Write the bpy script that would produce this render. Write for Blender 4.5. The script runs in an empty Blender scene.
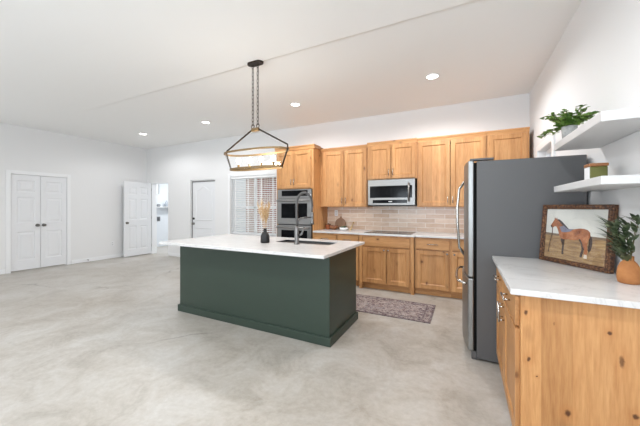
import bpy, math, random
from mathutils import Vector, Matrix
random.seed(7)
SC = bpy.context.scene
COL = SC.collection
PI = math.pi

# ------------------------------------------------------------------ camera, world, lights, exposure
CAM_H, YAW, FPX = 1.345, 0.4675, 288.0
cam = bpy.data.cameras.new('camera')
cam.sensor_width = 36.0
cam.lens = 36.0 * FPX / 640.0
cam.shift_y = -6.0 / 640.0
cam.clip_start = 0.05
cam_o = bpy.data.objects.new('camera', cam)
COL.objects.link(cam_o)
cam_o.location = (0, 0, CAM_H)
cam_o.rotation_euler = (PI / 2, 0, YAW)
SC.camera = cam_o

world = bpy.data.worlds.new('sky')
world.use_nodes = True
world.node_tree.nodes['Background'].inputs[0].default_value = (0.95, 0.97, 1.0, 1)
world.node_tree.nodes['Background'].inputs[1].default_value = 1.4
SC.world = world
SC.view_settings.view_transform = 'Standard'
SC.view_settings.look = 'None'
SC.view_settings.gamma = 1.0
SC.view_settings.use_curve_mapping = False
SC.view_settings.exposure = -0.1
SC.cycles.max_bounces = 10
SC.cycles.diffuse_bounces = 6
SC.cycles.transparent_max_bounces = 12
SC.cycles.sample_clamp_indirect = 6.0
SC.cycles.caustics_reflective = False
SC.cycles.caustics_refractive = False


def area(name, loc, rot, sx, sy, power, color=(1, 1, 1), spread=PI):
    l = bpy.data.lights.new(name, 'AREA')
    l.shape = 'RECTANGLE'
    l.size, l.size_y, l.energy, l.color, l.spread = sx, sy, power, color, spread
    o = bpy.data.objects.new(name, l)
    COL.objects.link(o)
    o.location, o.rotation_euler = loc, rot
    return o


# added fill lamps tilted up at the ceiling, in made-up window openings out of view
ADDED_WIN_FRONT = [(-6.6, -3.6), (-2.8, 0.2)]          # x ranges of the openings
ADDED_WIN_LEFT = (-2.4, 1.2)                           # y range
for (xa, xb) in ADDED_WIN_FRONT:
    area('fill_front', ((xa + xb) / 2, -3.40, 1.55), (PI / 2 + math.radians(58), 0, 0), xb - xa, 2.0, (46 if xa < -4 else 250), (0.80, 0.90, 1.0))
area('fill_left', (-8.40, (ADDED_WIN_LEFT[0] + ADDED_WIN_LEFT[1]) / 2, 1.55), (PI / 2 + math.radians(45), 0, -PI / 2), ADDED_WIN_LEFT[1] - ADDED_WIN_LEFT[0], 2.0, 18, (0.80, 0.90, 1.0))
area('laundry_light', (-7.9, 6.4, 2.55), (0, 0, 0), 0.5, 0.5, 34, (1.0, 1.0, 1.0))  # unseen lamp lighting the laundry room
LAMP_POWER = 98

# ------------------------------------------------------------------ helpers
class MB:
    """collects shapes in world coordinates; build() links them as one mesh"""
    def __init__(s, M=None):
        s.v, s.f, s.sm, s.M = [], [], [], (M or Matrix.Identity(4))

    def add(s, vs, fs, smooth=False):
        n = len(s.v)
        s.v += [s.M @ Vector(p) for p in vs]
        s.f += [tuple(i + n for i in f) for f in fs]
        s.sm += [smooth] * len(fs)
        return s

    def box(s, x0, x1, y0, y1, z0, z1):
        vs = [(x, y, z) for x in (x0, x1) for y in (y0, y1) for z in (z0, z1)]
        return s.add(vs, [(0, 1, 3, 2), (4, 6, 7, 5), (0, 4, 5, 1), (2, 3, 7, 6), (0, 2, 6, 4), (1, 5, 7, 3)])

    def frustum(s, a, b):
        """a, b: two quads (4 points each) joined, both capped"""
        return s.add(list(a) + list(b), [(3, 2, 1, 0), (4, 5, 6, 7), (0, 1, 5, 4), (1, 2, 6, 5), (2, 3, 7, 6), (3, 0, 4, 7)])

    def prism(s, pts, axis, a, b, smooth=False):
        """polygon pts (2D) extruded along axis from a to b"""
        def P(p, t):
            return {'x': (t, p[0], p[1]), 'y': (p[0], t, p[1]), 'z': (p[0], p[1], t)}[axis]
        n = len(pts)
        vs = [P(p, a) for p in pts] + [P(p, b) for p in pts]
        fs = [tuple(range(n - 1, -1, -1)), tuple(range(n, 2 * n))]
        s.add(vs, fs)
        m = len(s.v) - 2 * n
        for i in range(n):
            j = (i + 1) % n
            s.f.append((m + i, m + j, m + n + j, m + n + i))
            s.sm.append(smooth)
        return s

    def lathe(s, prof, cx, cy, n=24, smooth=True):
        """prof: list of (r, z)"""
        vs, fs = [], []
        for r, z in prof:
            for k in range(n):
                a = 2 * PI * k / n
                vs.append((cx + r * math.cos(a), cy + r * math.sin(a), z))
        for i in range(len(prof) - 1):
            for k in range(n):
                k2 = (k + 1) % n
                fs.append((i * n + k, i * n + k2, (i + 1) * n + k2, (i + 1) * n + k))
        if prof[0][0] > 1e-5:
            fs.append(tuple(range(n - 1, -1, -1)))
        if prof[-1][0] > 1e-5:
            fs.append(tuple((len(prof) - 1) * n + k for k in range(n)))
        return s.add(vs, fs, smooth)

    def tube(s, pts, r, n=8, closed=False, smooth=True):
        pts = [Vector(p) for p in pts]
        m = len(pts)
        rr = r if isinstance(r, (list, tuple)) else [r] * m
        vs, fs = [], []
        prev = None
        for i, p in enumerate(pts):
            if closed:
                t = pts[(i + 1) % m] - pts[i - 1]
            else:
                t = pts[min(i + 1, m - 1)] - pts[max(i - 1, 0)]
            t = t.normalized() if t.length > 1e-9 else Vector((0, 0, 1))
            if prev is None:
                up = Vector((0, 0, 1)) if abs(t.z) < 0.9 else Vector((1, 0, 0))
                a = t.cross(up).normalized()
            else:
                a = (prev - t * prev.dot(t)).normalized()
            prev = a
            b = t.cross(a)
            for k in range(n):
                w = 2 * PI * k / n
                vs.append(p + (a * math.cos(w) + b * math.sin(w)) * rr[i])
        for i in range(m if closed else m - 1):
            i2 = (i + 1) % m
            for k in range(n):
                k2 = (k + 1) % n
                fs.append((i * n + k, i * n + k2, i2 * n + k2, i2 * n + k))
        if not closed:
            fs.append(tuple(range(n - 1, -1, -1)))
            fs.append(tuple((m - 1) * n + k for k in range(n)))
        return s.add(vs, fs, smooth)

    def ball(s, c, r, n=12, m=8, sz=1.0):
        prof = []
        for i in range(m + 1):
            a = -PI / 2 + PI * i / m
            prof.append((max(r * math.cos(a), 1e-6), c[2] + r * sz * math.sin(a)))
        return s.lathe(prof, c[0], c[1], n)

    def build(s, name, mat, parent=None, bevel=0, seg=2, label=None):
        off = Vector((0, 0, 0))
        if parent is not None:
            off = Vector(parent['_w'])
        me = bpy.data.meshes.new(name)
        me.from_pydata([p - off for p in s.v], [], s.f)
        for p, sm in zip(me.polygons, s.sm):
            p.use_smooth = sm
        me.validate()
        me.update()
        o = bpy.data.objects.new(name, me)
        COL.objects.link(o)
        me.materials.append(mat)
        o.parent = parent
        o['_w'] = tuple(off)
        if bevel:
            b = o.modifiers.new('bevel', 'BEVEL')
            b.width, b.segments, b.limit_method = bevel, seg, 'ANGLE'
        if label:
            o['label'] = label
        return o


def tag(o, label, cat, group=None, kind=None):
    o['label'], o['category'] = label, cat
    if group:
        o['group'] = group
    if kind:
        o['kind'] = kind
    return o


def thing(name, label, cat, loc, group=None, kind=None):
    o = bpy.data.objects.new(name, None)
    o.empty_display_size = 0.1
    COL.objects.link(o)
    o.location = loc
    o['_w'] = tuple(loc)
    return tag(o, label, cat, group, kind)


def struct(name, mb, mat, label=None, cat=None, bevel=0):
    o = mb.build(name, mat, None, bevel)
    o['kind'] = 'structure'
    if label:
        o['label'] = label
    if cat:
        o['category'] = cat
    return o


# ------------------------------------------------------------------ materials
def lin(c):
    return tuple((x / 255 / 12.92) if x / 255 <= 0.04045 else ((x / 255 + 0.055) / 1.055) ** 2.4 for x in c)


def mat(name, rgb=(200, 200, 200), rough=0.5, metal=0.0, spec=0.5, srgb=True):
    m = bpy.data.materials.new(name)
    m.use_nodes = True
    b = m.node_tree.nodes['Principled BSDF']
    c = lin(rgb) if srgb else rgb
    b.inputs['Base Color'].default_value = (*c, 1)
    b.inputs['Roughness'].default_value = rough
    b.inputs['Metallic'].default_value = metal
    b.inputs['Specular IOR Level'].default_value = spec
    m['_b'] = 1
    return m


class NT:
    def __init__(s, m):
        s.t = m.node_tree
        s.b = s.t.nodes['Principled BSDF']

    def n(s, typ, **kw):
        nd = s.t.nodes.new(typ)
        for k, v in kw.items():
            if k.startswith('i_'):
                nd.inputs[int(k[2:])].default_value = v
            else:
                setattr(nd, k, v)
        return nd

    def l(s, a, b):
        s.t.links.new(a, b)

    def coord(s, scale=(1, 1, 1), rnd=False, kind='Object', loc=(0, 0, 0)):
        tc = s.n('ShaderNodeTexCoord')
        mp = s.n('ShaderNodeMapping')
        mp.inputs['Scale'].default_value = scale
        mp.inputs['Location'].default_value = loc
        src = tc.outputs[kind]
        if rnd:
            oi = s.n('ShaderNodeObjectInfo')
            ml = s.n('ShaderNodeMath', operation='MULTIPLY')
            ml.inputs[1].default_value = 37.0
            s.l(oi.outputs['Random'], ml.inputs[0])
            ad = s.n('ShaderNodeVectorMath', operation='ADD')
            s.l(src, ad.inputs[0])
            s.l(ml.outputs[0], ad.inputs[1])
            src = ad.outputs[0]
        s.l(src, mp.inputs[0])
        return mp.outputs[0]

    def noise(s, vec, scale, detail=4, rough=0.55, dist=0.0):
        nd = s.n('ShaderNodeTexNoise')
        nd.inputs['Scale'].default_value = scale
        nd.inputs['Detail'].default_value = detail
        nd.inputs['Roughness'].default_value = rough
        nd.inputs['Distortion'].default_value = dist
        s.l(vec, nd.inputs['Vector'])
        return nd.outputs['Fac']

    def ramp(s, fac, stops, interp='LINEAR'):
        r = s.n('ShaderNodeValToRGB')
        r.color_ramp.interpolation = interp
        e = r.color_ramp.elements
        while len(e) < len(stops):
            e.new(0.5)
        for el, (p, c) in zip(e, stops):
            el.position = p
            el.color = (*c, 1) if len(c) == 3 else c
        s.l(fac, r.inputs[0])
        return r.outputs[0]

    def mix(s, fac, a, b, mode='MIX'):
        m = s.n('ShaderNodeMix', data_type='RGBA', blend_type=mode)
        for sock, v in ((m.inputs[0], fac), (m.inputs[6], a), (m.inputs[7], b)):
            if isinstance(v, (int, float)):
                sock.default_value = v
            elif isinstance(v, tuple):
                sock.default_value = (*v, 1) if len(v) == 3 else v
            else:
                s.l(v, sock)
        return m.outputs[2]

    def math(s, op, a, b=None, clamp=False):
        m = s.n('ShaderNodeMath', operation=op, use_clamp=clamp)
        for i, v in enumerate((a, b)):
            if v is None:
                continue
            if isinstance(v, (int, float)):
                m.inputs[i].default_value = v
            else:
                s.l(v, m.inputs[i])
        return m.outputs[0]

    def base(s, c):
        s.l(c, s.b.inputs['Base Color'])

    def bump(s, h, strength=0.1, dist=0.01):
        b = s.n('ShaderNodeBump')
        b.inputs['Strength'].default_value = strength
        b.inputs['Distance'].default_value = dist
        s.l(h, b.inputs['Height'])
        s.l(b.outputs[0], s.b.inputs['Normal'])


def wood(name, along='z', knots=()):
    m = mat(name, rough=0.42, spec=0.4)
    t = NT(m)
    L, W_ = 1.1, 13.0
    sc = {'z': (W_, W_, L), 'x': (L, W_, W_), 'y': (W_, L, W_)}[along]
    v = t.coord(sc, rnd=True)
    g = t.noise(v, 1.0, 5, 0.6, 0.6)
    fine = t.noise(t.coord(tuple(q * 7 for q in sc), rnd=True), 1.0, 3, 0.6)
    c = t.ramp(g, [(0.25, lin((164, 110, 66))), (0.5, lin((200, 148, 97))), (0.78, lin((216, 168, 118)))])
    c = t.mix(0.3, c, t.ramp(fine, [(0.3, lin((164, 108, 60))), (0.7, lin((224, 176, 120)))]))
    # wide boards of slightly different tone
    sx = {'z': (8.1, 0.01, 0.001), 'x': (0.001, 0.01, 7.3), 'y': (0.001, 0.01, 7.3)}[along]
    bv = t.coord(sx, rnd=True)
    fl = t.n('ShaderNodeVectorMath', operation='FLOOR')
    t.l(bv, fl.inputs[0])
    wn = t.n('ShaderNodeTexWhiteNoise', noise_dimensions='3D')
    t.l(fl.outputs[0], wn.inputs['Vector'])
    tone = t.ramp(wn.outputs['Value'], [(0.0, (0.78, 0.74, 0.69)), (1.0, (1.06, 1.06, 1.05))])
    c = t.mix(1.0, c, tone, 'MULTIPLY')
    # knots
    kv = t.coord({'z': (1, 1, 0.62), 'x': (0.62, 1, 1), 'y': (1, 0.62, 1)}[along], rnd=True)
    wob = t.n('ShaderNodeTexNoise')
    wob.inputs['Scale'].default_value = 14
    t.l(kv, wob.inputs['Vector'])
    kvv = t.n('ShaderNodeVectorMath', operation='MULTIPLY_ADD')
    t.l(wob.outputs['Color'], kvv.inputs[0])
    kvv.inputs[1].default_value = (0.03, 0.03, 0.03)
    t.l(kv, kvv.inputs[2])
    vo = t.n('ShaderNodeTexVoronoi', feature='F1')
    vo.inputs['Scale'].default_value = 5.6
    t.l(kvv.outputs[0], vo.inputs['Vector'])
    k = t.ramp(vo.outputs['Distance'], [(0.035, (0.9, 0.9, 0.9)), (0.07, (0.6, 0.6, 0.6)), (0.09, (0.25, 0.25, 0.25)), (0.20, (0, 0, 0))])
    c = t.mix(k, c, lin((92, 52, 28)))
    t.base(c)
    t.bump(fine, 0.06, 0.002)
    if knots:
        sp = t.n('ShaderNodeSeparateXYZ')
        wv = t.n('ShaderNodeVectorMath', operation='MULTIPLY_ADD')
        nz = t.n('ShaderNodeTexNoise')
        nz.inputs['Scale'].default_value = 60
        g_ = t.n('ShaderNodeNewGeometry')
        t.l(g_.outputs['Position'], nz.inputs['Vector'])
        t.l(nz.outputs['Color'], wv.inputs[0])
        wv.inputs[1].default_value = (0.012, 0.0, 0.012)
        t.l(g_.outputs['Position'], wv.inputs[2])
        t.l(wv.outputs[0], sp.inputs[0])
        for (kx, kz, kr, kd, asp) in knots:
            dx = t.math('SUBTRACT', sp.outputs['X'], kx + 0.006)
            dz = t.math('MULTIPLY', t.math('SUBTRACT', sp.outputs['Z'], kz + 0.006), asp)
            dd = t.math('SQRT', t.math('ADD', t.math('MULTIPLY', dx, dx), t.math('MULTIPLY', dz, dz)))
            mr = t.n('ShaderNodeMapRange', interpolation_type='SMOOTHSTEP')
            mr.inputs['From Min'].default_value, mr.inputs['From Max'].default_value = kr * 0.35, kr
            mr.inputs['To Min'].default_value, mr.inputs['To Max'].default_value = kd, 0.0
            t.l(dd, mr.inputs['Value'])
            halo = t.n('ShaderNodeMapRange', interpolation_type='SMOOTHSTEP')
            halo.inputs['From Min'].default_value, halo.inputs['From Max'].default_value = kr * 0.8, kr * 3.2
            halo.inputs['To Min'].default_value, halo.inputs['To Max'].default_value = 0.3 * kd, 0.0
            t.l(dd, halo.inputs['Value'])
            c = t.mix(halo.outputs[0], c, lin((176, 112, 60)))
            c = t.mix(mr.outputs[0], c, lin((78, 44, 24)))
        t.base(c)
    return m


WOOD = wood('knotty_alder')
KNOTTY = wood('knotty_end_panel', knots=[(0.277, 0.804, 0.011, 0.9, 0.6), (0.288, 0.570, 0.010, 0.9, 0.6), (0.322, 0.490, 0.006, 0.9, 1.0), (0.443, 0.342, 0.017, 0.95, 0.8),
                                         (0.636, 0.639, 0.013, 0.7, 0.35), (0.682, 0.404, 0.014, 0.9, 0.8), (0.391, 0.767, 0.008, 0.4, 0.7), (0.596, 0.761, 0.011, 0.95, 0.9)])
WOODX = wood('knotty_alder_crosswise', 'x')
WOODY = wood('knotty_alder_lengthwise', 'y')

WALL = mat('wall_paint', (229, 229, 229), 0.75, spec=0.25)
t = NT(WALL)
t.bump(t.noise(t.coord((1, 1, 1)), 60, 2), 0.12, 0.003)
CEIL = mat('ceiling_paint', (242, 242, 241), 0.8, spec=0.2)
TRIM = mat('white_trim_paint', (236, 237, 238), 0.4)
DOORW = mat('white_door_paint', (226, 227, 229), 0.42)
DARK = mat('dark_gap', (14, 14, 14), 0.8, spec=0.1)
QUARTZ = mat('white_quartz', (226, 226, 226), 0.22)
t = NT(QUARTZ)
q = t.noise(t.coord((1, 1, 1)), 2.2, 6, 0.6, 1.6)
t.base(t.ramp(q, [(0.40, lin((216, 215, 214))), (0.485, lin((214, 213, 212))), (0.5, lin((204, 203, 202))), (0.515, lin((214, 213, 212))), (0.7, lin((218, 218, 217)))]))
GREEN = mat('dark_green_paint', (48, 62, 53), 0.4)
STEEL = mat('stainless_steel', (140, 139, 137), 0.38, 0.95)
t = NT(STEEL)
t.bump(t.noise(t.coord((2, 2, 160)), 1.0, 2), 0.03, 0.002)
CHROME = mat('brushed_nickel', (190, 187, 182), 0.22, 1.0)
FAUC = mat('faucet_steel', (122, 122, 122), 0.4, 1.0)
FRIDGE = mat('fridge_grey_paint', (86, 86, 87), 0.5)
FDOOR = mat('fridge_steel', (150, 151, 150), 0.38, 0.95)
BGLASS = mat('black_glass', (12, 13, 15), 0.1, spec=0.12)
BLACKP = mat('black_plastic', (24, 24, 25), 0.45)
BRASS = mat('antique_brass', (128, 104, 70), 0.45, 0.6)
BRONZE = mat('dark_bronze', (52, 42, 34), 0.42, 0.7)
SHELF = mat('white_shelf', (206, 206, 206), 0.5)
TERRA = mat('terracotta', (190, 128, 72), 0.75)
t = NT(TERRA)
t.base(t.ramp(t.noise(t.coord(), 18, 5), [(0.3, lin((158, 100, 54))), (0.7, lin((180, 122, 70)))]))
OLIVE = mat('olive_glaze', (98, 98, 42), 0.45)
BLACKC = mat('matte_black_ceramic', (24, 24, 25), 0.55)
PAMPAS = mat('dried_grass', (206, 174, 128), 0.9)
t = NT(PAMPAS)
t.base(t.ramp(t.noise(t.coord(), 40, 3), [(0.3, lin((180, 140, 92))), (0.7, lin((226, 202, 162)))]))
LEAF = mat('ivy_green', (86, 128, 52), 0.5)
t = NT(LEAF)
t.base(t.ramp(t.noise(t.coord(), 22, 3), [(0.32, lin((62, 104, 44))), (0.5, lin((112, 152, 62))), (0.7, lin((170, 196, 104)))]))
LEAFD = mat('olive_leaf', (58, 70, 50), 0.45)
t = NT(LEAFD)
t.base(t.ramp(t.noise(t.coord(), 24, 3), [(0.32, lin((38, 50, 36))), (0.52, lin((76, 92, 62))), (0.72, lin((150, 158, 124)))]))
STEM = mat('plant_stem', (96, 84, 56), 0.7)
CEMENT = mat('grey_cement', (160, 160, 158), 0.85)
t = NT(CEMENT)
t.base(t.ramp(t.noise(t.coord(), 40, 4), [(0.3, lin((140, 140, 139))), (0.7, lin((182, 182, 180)))]))


def emit(name, rgb, s):
    m = mat(name, rgb)
    b = m.node_tree.nodes['Principled BSDF']
    b.inputs['Emission Color'].default_value = (*lin(rgb), 1)
    b.inputs['Emission Strength'].default_value = s
    return m


BULB = emit('glowing_bulb', (255, 238, 212), 5)
DIFF = emit('led_diffuser', (255, 250, 242), 14)

# concrete floor
FLOOR = mat('polished_concrete', (190, 186, 180), 0.36, spec=0.4)
t = NT(FLOOR)
v = t.coord()
big = t.noise(v, 0.55, 6, 0.6, 0.5)
med = t.noise(v, 2.6, 8, 0.68, 0.7)
fin = t.noise(v, 24, 5, 0.7)
c = t.ramp(big, [(0.36, lin((154, 144, 130))), (0.5, lin((174, 168, 158))), (0.64, lin((190, 187, 182)))])
c = t.mix(0.55, c, t.ramp(med, [(0.33, lin((128, 118, 104))), (0.47, lin((172, 165, 155))), (0.64, lin((200, 198, 194)))]))
c = t.mix(0.25, c, t.ramp(fin, [(0.3, lin((152, 146, 137))), (0.7, lin((204, 201, 196)))]))
# a few hairline cracks
crv = t.n('ShaderNodeTexVoronoi', feature='DISTANCE_TO_EDGE')
crv.inputs['Scale'].default_value = 0.42
wv = t.n('ShaderNodeVectorMath', operation='MULTIPLY_ADD')
nz = t.n('ShaderNodeTexNoise')
nz.inputs['Scale'].default_value = 1.7
nz.inputs['Detail'].default_value = 6
t.l(v, nz.inputs['Vector'])
t.l(nz.outputs['Color'], wv.inputs[0])
wv.inputs[1].default_value = (0.7, 0.7, 0)
t.l(v, wv.inputs[2])
t.l(wv.outputs[0], crv.inputs['Vector'])
ck = t.ramp(crv.outputs['Distance'], [(0.0, (1, 1, 1)), (0.005, (0.4, 0.4, 0.4)), (0.012, (0, 0, 0))])
ckm = t.math('MULTIPLY', ck, t.ramp(t.noise(v, 0.8, 3), [(0.53, (0, 0, 0)), (0.63, (0.65, 0.65, 0.65))]))
c = t.mix(ckm, c, lin((112, 104, 94)))
t.base(c)
rr = t.ramp(med, [(0.3, (0.30, 0.30, 0.30)), (0.7, (0.44, 0.44, 0.44))])
t.l(rr, t.b.inputs['Roughness'])
t.bump(fin, 0.04, 0.003)

# backsplash tiles (running bond in x,z)
TILE = mat('glazed_beige_tile', (200, 178, 158), 0.25)
t = NT(TILE)
tc = t.n('ShaderNodeTexCoord')
sp = t.n('ShaderNodeSeparateXYZ')
t.l(tc.outputs['Object'], sp.inputs[0])
cb = t.n('ShaderNodeCombineXYZ')
t.l(sp.outputs['X'], cb.inputs['X'])
t.l(sp.outputs['Z'], cb.inputs['Y'])
br = t.n('ShaderNodeTexBrick')
br.inputs['Scale'].default_value = 1.0
br.inputs['Brick Width'].default_value = 0.305
br.inputs['Row Height'].default_value = 0.0765
br.inputs['Mortar Size'].default_value = 0.004
br.inputs['Color1'].default_value = (*lin((196, 160, 132)), 1)
br.inputs['Color2'].default_value = (*lin((230, 206, 184)), 1)
br.inputs['Mortar'].default_value = (*lin((240, 234, 226)), 1)
t.l(cb.outputs[0], br.inputs['Vector'])
c = t.mix(0.3, br.outputs['Color'], t.ramp(t.noise(t.coord((1, 1, 3)), 9, 5), [(0.3, lin((196, 166, 140))), (0.7, lin((236, 218, 202)))]))
t.base(c)

# rug
RUG = mat('faded_persian_rug', (150, 130, 130), 0.95, spec=0.1)
t = NT(RUG)
v = t.coord()
n1 = t.noise(v, 22, 6, 0.8, 0.8)
n2 = t.noise(v, 9, 3, 0.6, 1.5)
c = t.ramp(n1, [(0.38, lin((50, 44, 58))), (0.46, lin((122, 100, 98))), (0.53, lin((202, 195, 188))), (0.62, lin((78, 68, 86)))], 'LINEAR')
c = t.mix(0.35, c, t.ramp(n2, [(0.35, lin((190, 178, 172))), (0.5, lin((122, 104, 104))), (0.65, lin((92, 84, 104)))]))
sp = t.n('ShaderNodeSeparateXYZ')
t.l(v, sp.inputs[0])
ax = t.math('ABSOLUTE', sp.outputs['X'])
ay = t.math('ABSOLUTE', sp.outputs['Y'])
ex = t.math('SUBTRACT', 1.0, ax)      # half length 1.0
ey = t.math('SUBTRACT', 0.34, ay)     # half width 0.34
ed = t.math('MINIMUM', ex, ey)
bm = t.ramp(ed, [(0.0, (0.45, 0.45, 0.45)), (0.022, (0.45, 0.45, 0.45)), (0.028, (0.1, 0.1, 0.1)), (0.085, (0.1, 0.1, 0.1)), (0.09, (0.5, 0.5, 0.5)), (0.105, (0.5, 0.5, 0.5)), (0.11, (0.0, 0.0, 0.0))])
c = t.mix(bm, c, lin((74, 58, 66)))
t.base(c)
t.bump(n1, 0.3, 0.004)

# thin clear glass
def glass(name, haze=0.06, tint=(1, 1, 1)):
    m = bpy.data.materials.new(name)
    m.use_nodes = True
    nt = m.node_tree
    nt.nodes.clear()
    out = nt.nodes.new('ShaderNodeOutputMaterial')
    tr = nt.nodes.new('ShaderNodeBsdfTransparent')
    tr.inputs[0].default_value = (*tint, 1)
    gl = nt.nodes.new('ShaderNodeBsdfGlossy')
    gl.inputs['Roughness'].default_value = 0.03
    df = nt.nodes.new('ShaderNodeBsdfTranslucent')
    df.inputs[0].default_value = (0.95, 0.95, 0.93, 1)
    lw = nt.nodes.new('ShaderNodeLayerWeight')
    lw.inputs[0].default_value = 0.5
    pw = nt.nodes.new('ShaderNodeMath')
    pw.operation = 'POWER'
    pw.inputs[1].default_value = 4.0
    nt.links.new(lw.outputs['Facing'], pw.inputs[0])
    fr = nt.nodes.new('ShaderNodeMath')
    fr.operation = 'MULTIPLY_ADD'
    fr.inputs[1].default_value = 0.6
    fr.inputs[2].default_value = 0.03
    nt.links.new(pw.outputs[0], fr.inputs[0])
    m1 = nt.nodes.new('ShaderNodeMixShader')
    m2 = nt.nodes.new('ShaderNodeMixShader')
    m2.inputs[0].default_value = haze
    nt.links.new(fr.outputs[0], m1.inputs[0])
    nt.links.new(tr.outputs[0], m1.inputs[1])
    nt.links.new(gl.outputs[0], m1.inputs[2])
    nt.links.new(m1.outputs[0], m2.inputs[1])
    nt.links.new(df.outputs[0], m2.inputs[2])
    nt.links.new(m2.outputs[0], out.inputs[0])
    return m


GLASS = glass('window_glass', 0.0)
SEEDED = glass('clear_lamp_glass', 0.003)

# ------------------------------------------------------------------ room shell
XL, XR, YB, YF, ZC = -8.28, 0.85, 5.22, -3.3, 3.035
TH = 0.14


def wall_grid(mb, us, zs, holes, put):
    """rectangular wall cells between sorted us and zs, leaving out cells inside holes (u0,u1,z0,z1)"""
    for i in range(len(us) - 1):
        for j in range(len(zs) - 1):
            uc, zc = (us[i] + us[i + 1]) / 2, (zs[j] + zs[j + 1]) / 2
            if any(h[0] < uc < h[1] and h[2] < zc < h[3] for h in holes):
                continue
            put(mb, us[i], us[i + 1], zs[j], zs[j + 1])


def make_wall(name, axis, a0, a1, p0, p1, holes, z1=ZC, m=WALL):
    us = sorted({a0, a1, *[h[0] for h in holes], *[h[1] for h in holes]})
    zs = sorted({0.0, z1, *[h[2] for h in holes], *[h[3] for h in holes]})
    mb = MB()
    if axis == 'x':
        wall_grid(mb, us, zs, holes, lambda b, u0, u1, q0, q1: b.box(u0, u1, p0, p1, q0, q1))
    else:
        wall_grid(mb, us, zs, holes, lambda b, u0, u1, q0, q1: b.box(p0, p1, u0, u1, q0, q1))
    return struct(name, mb, m)


LAUN = (-8.06, -7.33, 0.0, 2.03)     # laundry opening
ENTRY = (-6.46, -5.56, 0.0, 2.04)
KWIN = (-5.06, -3.70, 0.70, 2.07)
RWIN = (3.92, 4.60, 1.30, 2.06)      # y range in right wall
CLOS = (2.40, 3.33, 0.0, 2.03)       # y range in left wall

struct('floor', MB().box(XL - 1.4, XR + TH, YF - TH, YB + 2.4, -0.1, 0), FLOOR)
# ceiling with a shallow drywall crease running across it that fades out towards the left wall
cb_ = MB()
# (a low drywall ridge: long gentle rise, short fall on the kitchen side)
yc = 2.645
xs = [XL - TH, -6.6, -5.2, -3.8, -2.4, XR + TH]
dps = [0.0, 0.0, 0.006, 0.012, 0.016, 0.017]
cb_.box(XL - TH, XR + TH, YF - TH, YB + TH, ZC + 0.001, ZC + 0.12)
vs, fs = [], []
ys = [YF - TH, yc - 1.6, yc - 0.5, yc, yc + 0.05, YB + TH]
pf = [0.0, 0.0, 0.65, 1.0, 0.0, 0.0]
for x_, d_ in zip(xs, dps):
    vs += [(x_, y_, ZC - d_ * p_) for y_, p_ in zip(ys, pf)]
m_ = len(ys)
for i in range(len(xs) - 1):
    for k in range(m_ - 1):
        a = i * m_ + k
        fs.append((a, a + 1, a + m_ + 1, a + m_))
cb_.add(vs, fs)
struct('ceiling', cb_, CEIL)

make_wall('wall_back', 'x', XL - TH, XR + TH, YB, YB + TH, [LAUN, ENTRY, KWIN])
make_wall('wall_left', 'y', YF, YB, XL - TH, XL, [CLOS, (ADDED_WIN_LEFT[0], ADDED_WIN_LEFT[1], 0.5, 2.6)])
make_wall('wall_right', 'y', YF, YB, XR, XR + TH, [RWIN])
make_wall('wall_front', 'x', XL - TH, XR + TH, YF - TH, YF, [(a, b, 0.5, 2.6) for a, b in ADDED_WIN_FRONT])
# laundry room behind the back wall, closet behind the left wall
LB = YB + 2.1
LP = mat('laundry_paint', (228, 233, 238), 0.7)
LWIN = (6.11, 6.29, 1.78, 2.14)
mb = MB().box(-9.3, -6.5, LB, LB + 0.1, 0, 2.6).box(-6.6, -6.5, YB + TH, LB, 0, 2.6)
wall_grid(mb, [YB + TH, LWIN[0], LWIN[1], LB + 0.1], [0, LWIN[2], LWIN[3], 2.6], [LWIN], lambda b, u0, u1, q0, q1: b.box(-9.4, -9.3, u0, u1, q0, q1))
struct('wall_laundry', mb, LP)
w = thing('window_6', 'small bright window high in the laundry room', 'window', (-9.3, 6.2, 1.78), kind='structure')
MB().box(-9.36, -9.32, LWIN[0], LWIN[0] + 0.012, LWIN[2], LWIN[3]).box(-9.36, -9.32, LWIN[1] - 0.012, LWIN[1], LWIN[2], LWIN[3]).build('window_frame', TRIM, w)
MB().box(-9.345, -9.340, LWIN[0] + 0.012, LWIN[1] - 0.012, LWIN[2], LWIN[3]).build('pane', GLASS, w)
struct('ceiling_laundry', MB().box(-9.4, -6.5, YB + TH, LB + 0.1, 2.6, 2.7), CEIL)
struct('wall_closet', MB().box(XL - 0.8, XL - 0.72, 2.1, 3.6, 0, 2.4), WALL)

# baseboards
def bb(name, mb):
    struct(name, mb, TRIM, bevel=0.004)


bb('baseboard_left', MB().box(XL, XL + 0.014, YF, CLOS[0] - 0.08, 0, 0.09).box(XL, XL + 0.014, CLOS[1] + 0.08, YB, 0, 0.09))
bb('baseboard_back', MB().box(XL, LAUN[0] - 0.005, YB - 0.014, YB, 0, 0.09).box(LAUN[1] + 0.005, ENTRY[0] - 0.005, YB - 0.014, YB, 0, 0.09)
   .box(ENTRY[1] + 0.005, -3.275, YB - 0.014, YB, 0, 0.09))

# ------------------------------------------------------------------ doors
def xf(origin, ax, az=(0, 0, 1)):
    """matrix: local x -> ax, local y -> normal pointing INTO the slab (away from viewer), local z -> up"""
    ax, az = Vector(ax).normalized(), Vector(az)
    ay = az.cross(ax)
    M = Matrix.Identity(4)
    for i in range(3):
        M[i][0], M[i][1], M[i][2], M[i][3] = ax[i], ay[i], az[i], origin[i]
    return M


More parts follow.
